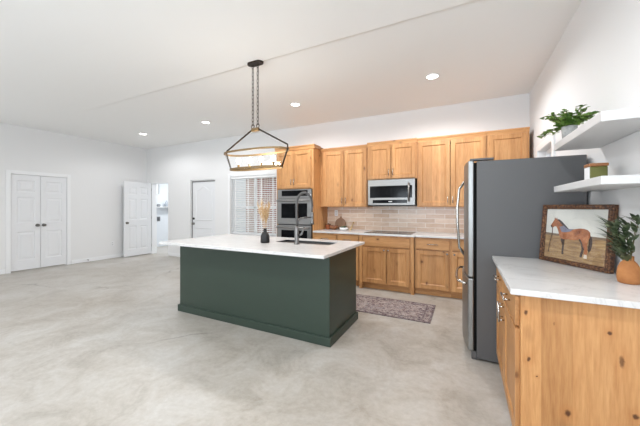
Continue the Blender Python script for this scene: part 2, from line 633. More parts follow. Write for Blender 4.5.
def panel_slab(M, w, h, th, panels, depth=0.010, raised=True, both=True):
    """door slab: local x 0..w, z 0..h, front face y=0, back y=th; panels = list of (x0,x1,z0,z1)"""
    mb = MB(M)
    xs = sorted({0, w, *[p[0] for p in panels], *[p[1] for p in panels]})
    zs = sorted({0, h, *[p[2] for p in panels], *[p[3] for p in panels]})
    wall_grid(mb, xs, zs, panels, lambda b, u0, u1, q0, q1: b.box(u0, u1, 0, th, q0, q1))
    for (a, b_, c_, d) in panels:
        e = 0.012
        # sloped lip
        q0 = [(a, 0, c_), (b_, 0, c_), (b_, 0, d), (a, 0, d)]
        q1 = [(a + e, depth, c_ + e), (b_ - e, depth, c_ + e), (b_ - e, depth, d - e), (a + e, depth, d - e)]
        for i in range(4):
            j = (i + 1) % 4
            mb.add([q0[i], q0[j], q1[j], q1[i]], [(0, 1, 2, 3)])
        mb.box(a, b_, depth, th - (depth if both else 0), c_, d)
        if raised:
            g, r = e + 0.022, e + 0.05
            A = [(a + g, depth, c_ + g), (b_ - g, depth, c_ + g), (b_ - g, depth, d - g), (a + g, depth, d - g)]
            B = [(a + r, 0.002, c_ + r), (b_ - r, 0.002, c_ + r), (b_ - r, 0.002, d - r), (a + r, 0.002, d - r)]
            mb.frustum(A, B)
    return mb


KNOBM = mat('satin_nickel_dark', (120, 117, 112), 0.3, 0.9)


def knob(M, x, z, parent, name='knob', r=0.027):
    mb = MB(M @ Matrix.Translation((x, 0, z)) @ Matrix.Rotation(PI / 2, 4, 'X'))
    mb.lathe([(0.032, 0.0), (0.032, 0.008), (0.012, 0.012), (0.012, 0.035), (r, 0.042), (r + 0.002, 0.055), (r * 0.6, 0.066), (0.0001, 0.068)], 0, 0, 18)
    return mb.build(name, KNOBM, parent)


# closet double doors in the left wall (viewer on +x side): local x along +y means normal into slab = az x ax = (0,0,1)x(0,1,0) = (-1,0,0)
cw, ch_ = (CLOS[1] - CLOS[0] - 0.021) / 2, 1.990
pan = [(0.085, cw - 0.085, 1.63, 1.88), (0.085, cw - 0.085, 0.98, 1.52), (0.085, cw - 0.085, 0.20, 0.80)]
for i, (y0, kx, side) in enumerate(((CLOS[0] + 0.007, cw - 0.05, 'left'), (CLOS[0] + 0.014 + cw, 0.05, 'right'))):
    M = xf((XL - 0.006, y0, 0.026), (0, 1, 0))
    d = thing('door_%d' % (i + 1), 'white three panel closet door leaf, the %s one of the pair in the left wall' % side, 'door', (XL, y0 + cw / 2, 0.0), kind='structure')
    s_ = panel_slab(M, cw, ch_, 0.035, pan).build('door_leaf', DOORW, d, 0.0)
    knob(M, kx, 0.925, s_)
def casing(name, mb):
    return struct(name, mb, TRIM, bevel=0.003)


casing('trim_1', MB().box(XL, XL + 0.016, CLOS[0] - 0.07, CLOS[0], 0, 2.10).box(XL, XL + 0.016, CLOS[1], CLOS[1] + 0.07, 0, 2.10)
       .box(XL, XL + 0.016, CLOS[0], CLOS[1], 2.03, 2.10))
casing('trim_2', MB().box(XL - TH, XL, CLOS[0] - 0.001, CLOS[0] + 0.003, 0, 2.03).box(XL - TH, XL, CLOS[1] - 0.003, CLOS[1], 0, 2.03)
       .box(XL - TH, XL, CLOS[0], CLOS[1], 2.024, 2.03))

# open laundry door, swung flat in front of the left wall (hinge at back wall)
dw, dh = 0.735, 2.005
DX = LAUN[0] + 0.01
M = xf((DX, YB - 0.02 - dw, 0.02), (0, 1, 0))
d = thing('door_3', 'white six panel door standing open beside the laundry room opening', 'door', (DX, YB - 0.02, 0), kind='structure')
c1, c2, c3, c4 = 0.10, dw / 2 - 0.045, dw / 2 + 0.045, dw - 0.10
pan = [(a, b, z0, z1) for a, b in ((c1, c2), (c3, c4)) for z0, z1 in ((1.66, 1.87), (0.98, 1.55), (0.18, 0.82))]
s_ = panel_slab(M, dw, dh, 0.035, pan).build('door_leaf', DOORW, d)
knob(M, 0.065, 0.90, s_)
hb = MB()
for z in (0.25, 1.05, 1.85):
    hb.box(DX - 0.03, DX - 0.002, YB - 0.021, YB - 0.012, z - 0.045, z + 0.045)
hb.build('hinge', KNOBM, d)
casing('trim_3', MB().box(LAUN[0], LAUN[0] + 0.015, YB - 0.002, YB + TH, 0, 2.03).box(LAUN[1] - 0.015, LAUN[1], YB - 0.002, YB + TH, 0, 2.03)
       .box(LAUN[0] + 0.015, LAUN[1] - 0.015, YB - 0.002, YB + TH, 2.015, 2.03))

# entry door: arch-top panel, recessed in its opening
ew = ENTRY[1] - ENTRY[0] - 0.03
M = xf((ENTRY[0] + 0.015, YB + 0.05, 0.012), (1, 0, 0))
d = thing('door_4', 'white arched panel entry door with deadbolt, recessed in the back wall', 'door', (ENTRY[0] + 0.45, YB + 0.05, 0), kind='structure')
mb = MB(M).box(0, ew, 0, 0.04, 0, 2.005)
# arched upper panel as a raised moulding ring + field
def arch(x0, x1, z0, z1, rise, n=12):
    pts = [(x0, z0), (x1, z0), (x1, z1)]
    for k in range(1, n):
        f = k / n
        xx = x1 + (x0 - x1) * f
        s = 0.5 - 0.5 * math.cos(2 * PI * min(max((f - 0.12) / 0.76, 0), 1))
        pts.append((xx, z1 + rise * s))
    pts.append((x0, z1))
    return pts
def ring_moulding(mb, outer, inset, dep):
    cx = sum(p[0] for p in outer) / len(outer)
    cz = sum(p[1] for p in outer) / len(outer)
    def sc(p, k):
        return (cx + (p[0] - cx) * (1 - k / 0.3), cz + (p[1] - cz) * (1 - k / 0.6))
    n = len(outer)
    r0 = [(p[0], 0.0, p[1]) for p in outer]
    r1 = [(q[0], -dep, q[1]) for q in (sc(p, inset * 0.3) for p in outer)]
    r2 = [(q[0], -dep, q[1]) for q in (sc(p, inset * 0.6) for p in outer)]
    r3 = [(q[0], -0.0005, q[1]) for q in (sc(p, inset) for p in outer)]
    fs = []
    for a in range(3):
        for i in range(n):
            j = (i + 1) % n
            fs.append((a * n + i, a * n + j, (a + 1) * n + j, (a + 1) * n + i))
    mb.add(r0 + r1 + r2 + r3, fs)
ring_moulding(mb, arch(0.13, ew - 0.13, 0.98, 1.76, 0.10), 0.03, 0.010)
ring_moulding(mb, [(0.13, 0.20), (ew - 0.13, 0.20), (ew - 0.13, 0.80), (0.13, 0.80)], 0.03, 0.010)
s_ = mb.build('door_leaf', DOORW, d)
knob(M, 0.07, 0.90, s_)
mb = MB(M @ Matrix.Translation((0.07, 0, 1.03)) @ Matrix.Rotation(PI / 2, 4, 'X')).lathe([(0.03, 0), (0.03, 0.012), (0.022, 0.018), (0.0001, 0.019)], 0, 0, 18)
mb.build('deadbolt', BLACKP, s_)
MB().box(ENTRY[0] + 0.014, ENTRY[0] + 0.04, YB + 0.035, YB + 0.05, 0.012, 2.02).box(ENTRY[0] + 0.04, ENTRY[1] - 0.014, YB + 0.035, YB + 0.05, 1.992, 2.02).build('recess_shade_strip', mat('recess_shade_grey', (132, 131, 130), 0.8), d)  # grey strip painted in for the shade along the door recess
casing('trim_4', MB().box(ENTRY[0], ENTRY[0] + 0.014, YB + 0.03, YB + TH, 0, 2.04).box(ENTRY[1] - 0.014, ENTRY[1], YB + 0.03, YB + TH, 0, 2.04)
       .box(ENTRY[0] + 0.014, ENTRY[1] - 0.014, YB + 0.03, YB + TH, 2.02, 2.04))
struct('trim_5', MB().box(ENTRY[0], ENTRY[1], YB + 0.02, YB + TH, 0.0, 0.012), KNOBM)   # threshold

# ------------------------------------------------------------------ kitchen window with blind
w1 = thing('window_1', 'white double hung kitchen window behind the island', 'window', ((KWIN[0] + KWIN[1]) / 2, YB, KWIN[2]), kind='structure')
x0, x1, z0, z1 = KWIN
fm = MB()
yo = YB + 0.085
for (a, b, c_, d_) in ((x0, x0 + 0.05, z0, z1), (x1 - 0.05, x1, z0, z1), (x0 + 0.05, x1 - 0.05, z0, z0 + 0.05), (x0 + 0.05, x1 - 0.05, z1 - 0.05, z1),
                       (x0 + 0.05, x1 - 0.05, 1.31, 1.37)):
    fm.box(a, b, yo, yo + 0.05, c_, d_)
fm.box((x0 + x1) / 2 - 0.025, (x0 + x1) / 2 + 0.025, yo, yo + 0.05, z0 + 0.05, z1 - 0.05)
fm.build('window_frame', TRIM, w1, 0.003)
MB().box(x0 + 0.05, x1 - 0.05, yo + 0.02, yo + 0.026, z0 + 0.05, z1 - 0.05).build('pane', GLASS, w1)
MB().box(x0 - 0.05, x1 + 0.05, YB - 0.03, YB + 0.085, z0 - 0.025, z0).build('window_sill', TRIM, w1, 0.004)
MB().box(x0, x1, YB - 0.018, YB, z1, z1 + 0.07).box(x0 - 0.06, x0, YB - 0.018, YB, z0, z1 + 0.07).box(x1, x1 + 0.06, YB - 0.018, YB, z0, z1 + 0.07).build('casing', TRIM, w1, 0.003)

bl = thing('window_blind', 'white horizontal slat blind hanging in the kitchen window', 'blind', ((x0 + x1) / 2, YB + 0.04, z1))
MB().box(x0 + 0.008, x1 - 0.008, YB + 0.005, YB + 0.075, z1 - 0.055, z1 - 0.002).build('headrail', TRIM, bl, 0.003)
sl = MB()
z = z1 - 0.075
while z > z0 + 0.05:
    ty = 0.024
    dz = 0.0075
    sl.frustum([(x0 + 0.012, YB + 0.04 - ty, z - dz), (x1 - 0.012, YB + 0.04 - ty, z - dz), (x1 - 0.012, YB + 0.04 + ty, z + dz), (x0 + 0.012, YB + 0.04 + ty, z + dz)],
               [(x0 + 0.012, YB + 0.04 - ty, z - dz + 0.003), (x1 - 0.012, YB + 0.04 - ty, z - dz + 0.003), (x1 - 0.012, YB + 0.04 + ty, z + dz + 0.003), (x0 + 0.012, YB + 0.04 + ty, z + dz + 0.003)])
    z -= 0.043
sl.build('slats', TRIM, bl)
MB().box(x0 + 0.012, x1 - 0.012, YB + 0.018, YB + 0.062, z0 + 0.006, z0 + 0.03).build('bottom_rail', TRIM, bl, 0.003)
ld = MB()
for fx in (0.12, 0.40, 0.68, 0.92):
    xx = x0 + (x1 - x0) * fx
    ld.box(xx - 0.012, xx + 0.012, YB + 0.0125, YB + 0.0140, z0 + 0.02, z1 - 0.05)
ld.build('ladder_tape', TRIM, bl)

# outside the window
GRASS = mat('lawn', (108, 128, 82), 0.95)
t = NT(GRASS)
t.base(t.ramp(t.noise(t.coord(), 3, 5), [(0.3, lin((84, 108, 62))), (0.7, lin((150, 160, 116)))]))
struct('ground', MB().box(-16, 8, YB + TH, 22, -0.22, -0.12), GRASS)
RED = mat('red_brick', (142, 72, 62), 0.9)
t = NT(RED)
bk = t.n('ShaderNodeTexBrick')
bk.inputs['Scale'].default_value = 5
bk.inputs['Color1'].default_value = (*lin((150, 78, 68)), 1)
bk.inputs['Color2'].default_value = (*lin((118, 56, 52)), 1)
bk.inputs['Mortar'].default_value = (*lin((176, 150, 140)), 1)
t.base(bk.outputs['Color'])
sh = thing('shed', 'red brick shed seen through the blind outside the kitchen window', 'shed', (-9.6, 12, -0.12))
MB().box(-10.9, -8.9, 11, 13, -0.12, 2.9).build('wall', RED, sh)
MB().prism([(10.8, 2.9), (13.2, 2.9), (12, 3.6)], 'x', -11.1, -8.7).build('roof', mat('shed_roof', (120, 112, 106), 0.9), sh)
sh = thing('brick_pier', 'red brick pier outside at the right edge of the kitchen window', 'pier', (-5.6, 9.0, -0.12))
MB().box(-5.95, -5.3, 8.8, 9.2, -0.12, 2.9).build('shaft', RED, sh)
MB().box(-6.0, -5.25, 8.75, 9.25, 2.9, 3.0).build('cap', CEMENT, sh)

# window in the right wall above the fridge
w2 = thing('window_2', 'small white window high in the right wall beyond the fridge', 'window', (XR, (RWIN[0] + RWIN[1]) / 2, RWIN[2]), kind='structure')
y0, y1, z0, z1 = RWIN
fm = MB()
for (a, b, c_, d_) in ((y0, y0 + 0.05, z0, z1), (y1 - 0.05, y1, z0, z1), (y0 + 0.05, y1 - 0.05, z0, z0 + 0.05), (y0 + 0.05, y1 - 0.05, z1 - 0.05, z1)):
    fm.box(XR + 0.07, XR + 0.12, a, b, c_, d_)
fm.build('window_frame', TRIM, w2, 0.003)
MB().box(XR + 0.09, XR + 0.096, y0 + 0.05, y1 - 0.05, z0 + 0.05, z1 - 0.05).build('pane', GLASS, w2)
MB().box(XR - 0.02, XR, y0 - 0.075, y0, z0 - 0.07, z1 + 0.075).box(XR - 0.02, XR, y1, y1 + 0.075, z0 - 0.07, z1 + 0.075) \
    .box(XR - 0.02, XR, y0, y1, z1, z1 + 0.075).box(XR - 0.02, XR, y0, y1, z0 - 0.07, z0).build('casing', TRIM, w2, 0.003)

# added windows behind the camera (frames only, around the fill lamps)
for i, (a, b) in enumerate(ADDED_WIN_FRONT):
    w = thing('window_%d' % (i + 3), 'large added window, unseen, in the wall behind the viewer, number %d from the left' % (i + 1), 'window', ((a + b) / 2, YF, 0.5), kind='structure')
    fm = MB()
    for (p, q, c_, d_) in ((a, a + 0.05, 0.5, 2.6), (b - 0.05, b, 0.5, 2.6), (a, b, 0.5, 0.55), (a, b, 2.55, 2.6), ((a + b) / 2 - 0.03, (a + b) / 2 + 0.03, 0.5, 2.6)):
        fm.box(p, q, YF - 0.06, YF - 0.01, c_, d_)
    fm.build('window_frame', TRIM, w)

w = thing('window_5', 'large added window, unseen, in the left wall nearest the viewer', 'window', (XL, (ADDED_WIN_LEFT[0] + ADDED_WIN_LEFT[1]) / 2, 0.5), kind='structure')  # added out of view as the opening for the left fill lamp
fm = MB()
a, b = ADDED_WIN_LEFT
for (p, q, c_, d_) in ((a, a + 0.05, 0.5, 2.6), (b - 0.05, b, 0.5, 2.6), (a, b, 0.5, 0.55), (a, b, 2.55, 2.6), ((a + b) / 2 - 0.03, (a + b) / 2 + 0.03, 0.5, 2.6)):
    fm.box(XL - 0.06, XL - 0.01, p, q, c_, d_)
fm.build('window_frame', TRIM, w)

# ------------------------------------------------------------------ kitchen cabinets
def shaker(mb_parent, x0, x1, z0, z1, yf, name='door', stile=0.062, m=WOOD, th=0.02):
    """shaker door facing -y with front face at yf"""
    M = xf((x0, yf, z0), (1, 0, 0))
    w, h = x1 - x0, z1 - z0
    mb = panel_slab(M, w, h, th, [(stile, w - stile, stile, h - stile)], depth=0.012, raised=False, both=False)
    return mb.build(name, m, mb_parent, 0.0015, 1)


def flat_front(p, x0, x1, z0, z1, yf, name='drawer', m=WOODX):
    return MB().box(x0, x1, yf, yf + 0.02, z0, z1).build(name, m, p, 0.003)


def vpull(p, x, z0, z1, yf, name='handle'):
    mb = MB().tube([(x, yf, z0 + 0.012), (x, yf - 0.028, z0 + 0.012)], 0.0045).tube([(x, yf, z1 - 0.012), (x, yf - 0.028, z1 - 0.012)], 0.0045)
    mb.tube([(x, yf - 0.03, z0), (x, yf - 0.03, z1)], 0.0055)
    return mb.build(name, CHROME, p)


def hpull(p, xa, xb, z, yf, name='handle'):
    mb = MB().tube([(xa + 0.012, yf, z), (xa + 0.012, yf - 0.028, z)], 0.0045).tube([(xb - 0.012, yf, z), (xb - 0.012, yf - 0.028, z)], 0.0045)
    mb.tube([(xa, yf - 0.03, z), (xb, yf - 0.03, z)], 0.006)
    return mb.build(name, CHROME, p)


def dknob(p, x, z, yf):
    mb = MB(Matrix.Translation((x, yf, z)) @ Matrix.Rotation(PI / 2, 4, 'X'))
    mb.lathe([(0.008, 0), (0.006, 0.012), (0.014, 0.02), (0.014, 0.028), (0.0001, 0.031)], 0, 0, 14)
    return mb.build('knob', CHROME, p)


def crown(p, x0, x1, yf, z0, h=0.075, out=0.03, ends=(0, 0)):
    """crown moulding board along the front top; ends: extend a return on left/right back to y"""
    mb = MB()
    prof = [(yf, z0), (yf - 0.012, z0), (yf - 0.014, z0 + 0.02), (yf - out + 0.006, z0 + h - 0.02), (yf - out, z0 + h - 0.018), (yf - out, z0 + h), (yf, z0 + h)]
    mb.prism(prof, 'x', x0 - (out if ends[0] else 0), x1 + (out if ends[1] else 0))
    if ends[0]:
        mb.box(x0 - out, x0, yf, YB - 0.002, z0 + 0.01, z0 + h)
    if ends[1]:
        mb.box(x1, x1 + out, yf, ends[1], z0 + 0.01, z0 + h)
    mb.box(x0, x1, yf, YB - 0.002, z0 + h - 0.012, z0 + h)
    return mb.build('crown_moulding', WOODX, p)


def cabinet_body(x0, x1, yf, yb, z0, z1, ia, ib, iz0, iz1, p, rail=None):
    """carcass with a face frame; the opening ia..ib, iz0..iz1 is a real cavity behind the doors"""
    mb = MB().box(x0, x1, yf + 0.03, yb, z0, iz0).box(x0, x1, yf + 0.03, yb, iz1, z1).box(x0, ia, yf + 0.03, yb, iz0, iz1).box(ib, x1, yf + 0.03, yb, iz0, iz1)
    mb.box(x0, x1, yf, yf + 0.03, z0, iz0).box(x0, x1, yf, yf + 0.03, iz1, z1).box(x0, ia, yf, yf + 0.03, iz0, iz1).box(ib, x1, yf, yf + 0.03, iz0, iz1)
    mb.box(ia, ib, yb - 0.01, yb, iz0, iz1)
    if rail:
        mb.box(ia, ib, yf, yf + 0.02, rail[0], rail[1])
    return mb.build('body', WOOD, p)


def upper(name, label, x0, x1, yf, z0, z1, doors, group=None, pulls='in', crown_z=2.385, right_filler=None):
    """yf = front face of carcass; doors list of (x0,x1,pull side or None)"""
    p = thing(name, label, 'cabinet', ((x0 + x1) / 2, YB, z0), group)
    cabinet_body(x0, x1, yf, YB - 0.002, z0, z1, doors[0][0] + 0.012, doors[-1][1] - 0.012, z0 + 0.025, z1 - 0.04, p)
    for (a, b, side) in doors:
        d = shaker(p, a, b, z0 + 0.012, z1 - 0.024, yf - 0.02)
        if side:
            vpull(d, a + 0.03 if side == 'l' else b - 0.03, z0 + 0.06, z0 + 0.17, yf - 0.02)
    crown(p, x0, x1, yf, z1 - 0.02, 0.065, 0.03)
    return p


UF = 4.89
G_U = 'wall cabinets along the back wall'
TX0, TX1 = -3.275, -2.465
upper('wall_cabinet', 'two-door knotty alder wall cabinet between the oven tower and the microwave', TX1 + 0.001, -1.532, UF, 1.345, 2.395,
      [(-2.395, -1.975, 'r'), (-1.964, -1.545, 'l')], G_U)
upper('wall_cabinet', 'short two-door knotty alder wall cabinet directly above the microwave', -1.53, -0.702, UF - 0.02, 1.815, 2.415,
      [(-1.508, -1.121, 'r'), (-1.110, -0.722, 'l')], G_U)
upper('wall_cabinet', 'tall two-door knotty alder wall cabinet between the microwave and the fridge', -0.70, 0.283, UF, 1.345, 2.41,
      [(-0.682, -0.215, 'r'), (-0.204, 0.268, 'l')], G_U)
upper('wall_cabinet', 'single-door knotty alder wall cabinet in the corner behind the fridge', 0.285, XR - 0.055, UF, 1.345, 2.41,
      [(0.305, 0.765, 'l')], G_U)

# tower
TF = 4.62
p = thing('oven_tower_cabinet', 'tall knotty alder cabinet housing the double wall oven', 'cabinet', ((TX0 + TX1) / 2, YB, 0))
mb = MB().box(TX0, TX0 + 0.02, TF, YB - 0.002, 0, 2.44).box(TX1 - 0.02, TX1, TF, YB - 0.002, 0, 2.44).box(TX0 + 0.02, TX1 - 0.02, YB - 0.012, YB - 0.002, 0.0, 2.44)
mb.box(TX0 + 0.02, TX1 - 0.02, TF, YB - 0.012, 1.685, 2.44).box(TX0 + 0.02, TX1 - 0.02, TF, YB - 0.012, 0.1, 0.40).box(TX0 + 0.02, TX1 - 0.02, TF + 0.06, YB - 0.012, 0.0, 0.1)
mb.build('body', WOOD, p, 0.0015, 1)
xm = -2.89
for a, b, sd in ((TX0 + 0.012, xm - 0.002, 'r'), (xm + 0.002, TX1 - 0.045, 'l')):
    d = shaker(p, a, b, 1.705, 2.385, TF - 0.02)
    vpull(d, a + 0.03 if sd == 'l' else b - 0.03, 1.755, 1.865, TF - 0.02)
d = flat_front(p, TX0 + 0.012, TX1 - 0.045, 0.12, 0.385, TF - 0.02)
hpull(d, xm - 0.08, xm + 0.06, 0.26, TF - 0.02)
crown(p, TX0, TX1, TF, 2.415, 0.07, 0.03, (1, UF - 0.035))

# double oven
OX0, OX1 = TX0 + 0.032, TX1 - 0.032
ov = thing('double_wall_oven', 'stainless steel double wall oven built into the tall cabinet', 'oven', ((OX0 + OX1) / 2, TF, 0.42))
MB().box(OX0 + 0.02, OX1 - 0.02, TF + 0.001, YB - 0.05, 0.41, 1.68).build('casing', BLACKP, ov)
MB().box(OX0, OX1, TF - 0.02, TF, 1.515, 1.675).build('control_panel_frame', STEEL, ov, 0.003)
MB().box(OX0 + 0.10, OX1 - 0.08, TF - 0.023, TF - 0.02, 1.55, 1.655).build('control_panel', BGLASS, ov)
for (z0, z1) in ((1.02, 1.508), (0.43, 1.005)):
    d = MB().box(OX0, OX1, TF - 0.035, TF, z0, z1).build('door', STEEL, ov, 0.004)
    MB().box(OX0 + 0.10, OX1 - 0.08, TF - 0.037, TF - 0.035, z0 + 0.115, z1 - 0.095).build('window', BGLASS, d)
    hz = z1 - 0.045
    mb = MB().tube([(OX0 + 0.03, TF - 0.085, hz), (OX1 - 0.03, TF - 0.085, hz)], 0.015, 10)
    mb.tube([(OX0 + 0.06, TF - 0.035, hz), (OX0 + 0.06, TF - 0.085, hz)], 0.009).tube([(OX1 - 0.06, TF - 0.035, hz), (OX1 - 0.06, TF - 0.085, hz)], 0.009)
    mb.build('handle', STEEL, d)

# microwave
MX0, MX1, MY, MZ0, MZ1 = -1.505, -0.722, 4.835, 1.365, 1.81
mw = thing('microwave', 'stainless over-the-range microwave with black glass door', 'microwave', ((MX0 + MX1) / 2, MY, MZ0))
MB().box(MX0, MX1, MY + 0.02, YB - 0.01, MZ0, MZ1 - 0.002).build('casing', BLACKP, mw, 0.003)
d = MB().box(MX0, MX1 - 0.0, MY - 0.012, MY + 0.02, MZ0 + 0.012, MZ1 - 0.004).build('door', STEEL, mw, 0.004)
MB().box(MX0 + 0.035, MX1 - 0.045, MY - 0.015, MY - 0.012, MZ0 + 0.135, MZ1 - 0.11).build('window', BGLASS, d)
MB().tube([(MX1 - 0.095, MY - 0.05, MZ0 + 0.07), (MX1 - 0.095, MY - 0.05, MZ1 - 0.07)], 0.014, 10).tube([(MX1 - 0.095, MY - 0.012, MZ0 + 0.09), (MX1 - 0.095, MY - 0.05, MZ0 + 0.09)], 0.008) \
    .tube([(MX1 - 0.095, MY - 0.012, MZ1 - 0.09), (MX1 - 0.095, MY - 0.05, MZ1 - 0.09)], 0.008).build('handle', STEEL, d)
cp = MB().box(MX0 + 0.085, MX1 - 0.125, MY - 0.0145, MY - 0.012, MZ0 + 0.045, MZ0 + 0.10).build('control_panel', BGLASS, d)
MB().box(-1.15, -1.09, MY - 0.0155, MY - 0.0145, MZ0 + 0.064, MZ0 + 0.078).build('badge', mat('badge_silver', (215, 215, 215), 0.4), cp)
MB().box(MX0 + 0.06, MX1 - 0.06, MY + 0.03, YB - 0.12, MZ0 - 0.004, MZ0).build('underside_filter', mat('filter_grey', (96, 96, 96), 0.5, 0.6), mw)

# base cabinets
BF = 4.62
G_B = 'base cabinets along the back wall'


def base_cab(label, x0, x1, yf, cols, posts=False, wide=False, name='base_cabinet'):
    p = thing(name, label, 'cabinet', ((x0 + x1) / 2, YB, 0), G_B)
    cabinet_body(x0, x1, yf, YB - 0.012, 0.10, 0.882, cols[0][0] + 0.012, cols[-1][1] - 0.012, 0.125, 0.845, p, (0.690, 0.703))
    MB().box(x0, x1, yf + 0.07, YB - 0.012, 0.0, 0.10).build('toe_kick', WOODX, p)
    if posts:
        for xa in (x0, x1 - 0.05):
            MB().box(xa, xa + 0.05, yf - 0.012, yf + 0.04, 0.0, 0.882).build('corner_post', WOOD, p, 0.003)
    if wide:
        flat_front(p, cols[0][0], cols[-1][1], 0.705, 0.858, yf - 0.02, 'drawer_front')
    for k, (a, b, side) in enumerate(cols):
        if not wide:
            d = flat_front(p, a, b, 0.705, 0.858, yf - 0.02)
            c_ = (a + b) / 2
            hpull(d, c_ - 0.075, c_ + 0.075, 0.785, yf - 0.02)
        d = shaker(p, a, b, 0.112, 0.688, yf - 0.02)
        dknob(d, a + 0.03 if side == 'l' else b - 0.03, 0.655, yf - 0.02)
    return p


base_cab('knotty alder base cabinet left of the cooktop, beside the oven tower', TX1 + 0.002, -1.577, BF, [(-2.44, -2.003, 'r'), (-1.985, -1.60, 'l')])
base_cab('knotty alder base cabinet with corner posts under the cooktop', -1.575, -0.702, BF - 0.04, [(-1.508, -1.128, 'r'), (-1.118, -0.762, 'l')], True, True)
base_cab('knotty alder base cabinet right of the cooktop with one drawer over a single door', -0.70, -0.191, BF, [(-0.672, -0.208, 'r')])
base_cab('knotty alder corner base cabinet mostly hidden by the fridge', -0.19, XR - 0.002, BF, [(-0.172, 0.30, 'l'), (0.32, 0.82, 'r')])

mb = MB()
pts = [(TX1 + 0.002, BF - 0.035), (-1.60, BF - 0.035), (-1.585, BF - 0.075), (-0.69, BF - 0.075), (-0.675, BF - 0.035), (XR - 0.002, BF - 0.035), (XR - 0.002, YB - 0.011), (TX1 + 0.002, YB - 0.011)]
mb.prism(pts, 'z', 0.884, 0.914)
tag(mb.build('countertop', QUARTZ, None, 0.003), 'long white quartz countertop on the base cabinets along the back wall', 'countertop')
struct('backsplash', MB().box(TX1 + 0.003, XR - 0.002, YB - 0.010, YB - 0.0005, 0.9, 1.36), TILE, 'beige glazed tile backsplash above the back counter', 'backsplash')
ck_ = thing('cooktop', 'black glass cooktop set in the back counter under the microwave', 'cooktop', (-1.13, 4.9, 0.914))
MB().box(-1.51, -0.75, 4.63, 5.14, 0.9145, 0.920).build('glass_top', BGLASS, ck_, 0.002)
for (a, b, r) in ((-1.32, 4.76, 0.08), (-0.94, 4.76, 0.10), (-1.32, 5.0, 0.10), (-0.94, 5.0, 0.08)):
    MB().tube([(a + r * math.cos(k * PI / 12), b + r * math.sin(k * PI / 12), 0.9202) for k in range(24)], 0.0012, 4, True).build('burner_ring', mat('ring_grey', (90, 90, 92), 0.4), ck_)

# outlet on the backsplash
op = thing('wall_outlet', 'white outlet plate on the tile backsplash near the oven tower', 'outlet', (-2.27, YB - 0.01, 1.23))
MB().box(-2.305, -2.235, YB - 0.016, YB - 0.0105, 1.17, 1.285).build('plate', TRIM, op, 0.002)
MB().box(-2.285, -2.255, YB - 0.0175, YB - 0.016, 1.19, 1.218).box(-2.285, -2.255, YB - 0.0175, YB - 0.016, 1.237, 1.265).build('sockets', SHELF, op)

# things on the back counter, left corner
CT = 0.9142
COPPER = mat('copper_pot', (176, 108, 74), 0.35, 0.6)
mb = MB().lathe([(0.045, CT), (0.052, CT + 0.01), (0.052, CT + 0.085), (0.055, CT + 0.09), (0.048, CT + 0.09), (0.046, CT + 0.02), (0.0001, CT + 0.018)], -2.375, 5.06, 20)
pt = thing('copper_canister', 'small copper canister on the back counter beside the oven tower', 'canister', (-2.375, 5.06, CT))
mb.build('body', COPPER, pt)
MB().lathe([(0.056, CT + 0.091), (0.056, CT + 0.10), (0.012, CT + 0.106), (0.012, CT + 0.118), (0.0001, CT + 0.12)], -2.375, 5.06, 20).build('lid', mat('dark_wood', (88, 58, 40), 0.5), pt)
mb = MB().lathe([(0.035, CT), (0.075, CT + 0.035), (0.088, CT + 0.065), (0.082, CT + 0.065), (0.066, CT + 0.035), (0.0001, CT + 0.012)], -2.24, 5.02, 22)
tag(mb.build('wooden_bowl', mat('bowl_wood', (146, 94, 60), 0.5)), 'brown wooden bowl with small fruit on the back counter', 'bowl')
for i, (dx, dy, r) in enumerate(((-0.03, 0.0, 0.027), (0.028, 0.02, 0.025), (0.01, -0.03, 0.026))):
    tag(MB().ball((-2.24 + dx, 5.02 + dy, CT + 0.06), r).build('fruit', mat('dried_fruit', (112, 66, 44), 0.6)),
        'small dark brown fruit lying in the wooden bowl', 'fruit', 'fruit in the wooden bowl')
bd = MB(Matrix.Translation((-2.17, 5.145, CT + 0.002)) @ Matrix.Rotation(math.radians(-15), 4, 'X'))
bd.prism([(0.11 * math.cos(k * PI / 14), 0.11 + 0.11 * math.sin(k * PI / 14)) for k in range(28)], 'y', -0.008, 0.008)
bd.prism([(-0.02, 0.21), (0.02, 0.21), (0.016, 0.25), (-0.016, 0.25)], 'y', -0.008, 0.008)
tag(bd.build('cutting_board', mat('board_wood', (150, 116, 92), 0.55)), 'round wooden cutting board leaning on the tile backsplash', 'board')
mb = MB().lathe([(0.04, CT), (0.075, CT + 0.02), (0.08, CT + 0.05), (0.074, CT + 0.05), (0.068, CT + 0.024), (0.0001, CT + 0.012)], -2.02, 4.98, 22)
pb = thing('green_bowl', 'small white bowl holding green leaves on the back counter', 'bowl', (-2.02, 4.98, CT))
mb.build('body', TRIM, pb)
lf = MB()
for k in range(16):
    a = k * 2.4
    r = 0.012 + 0.045 * ((k * 7) % 10) / 10
    lf.ball((-2.02 + r * math.cos(a), 4.98 + r * math.sin(a), CT + 0.052 + 0.02 * ((k * 3) % 5) / 5), 0.02, 6, 4, 0.6)
lf.build('leaves', LEAFD, pb)
tag(MB().tube([(-1.88, 4.94, CT + 0.012), (-1.885, 5.0, CT + 0.03), (-1.895, 5.10, CT + 0.09), (-1.90, 5.185, CT + 0.14)], [0.012, 0.009, 0.008, 0.014], 8).build('wooden_spoon', mat('light_wood', (216, 186, 132), 0.6)),
    'pale wooden spoon propped up beside the green-leaved bowl', 'spoon')

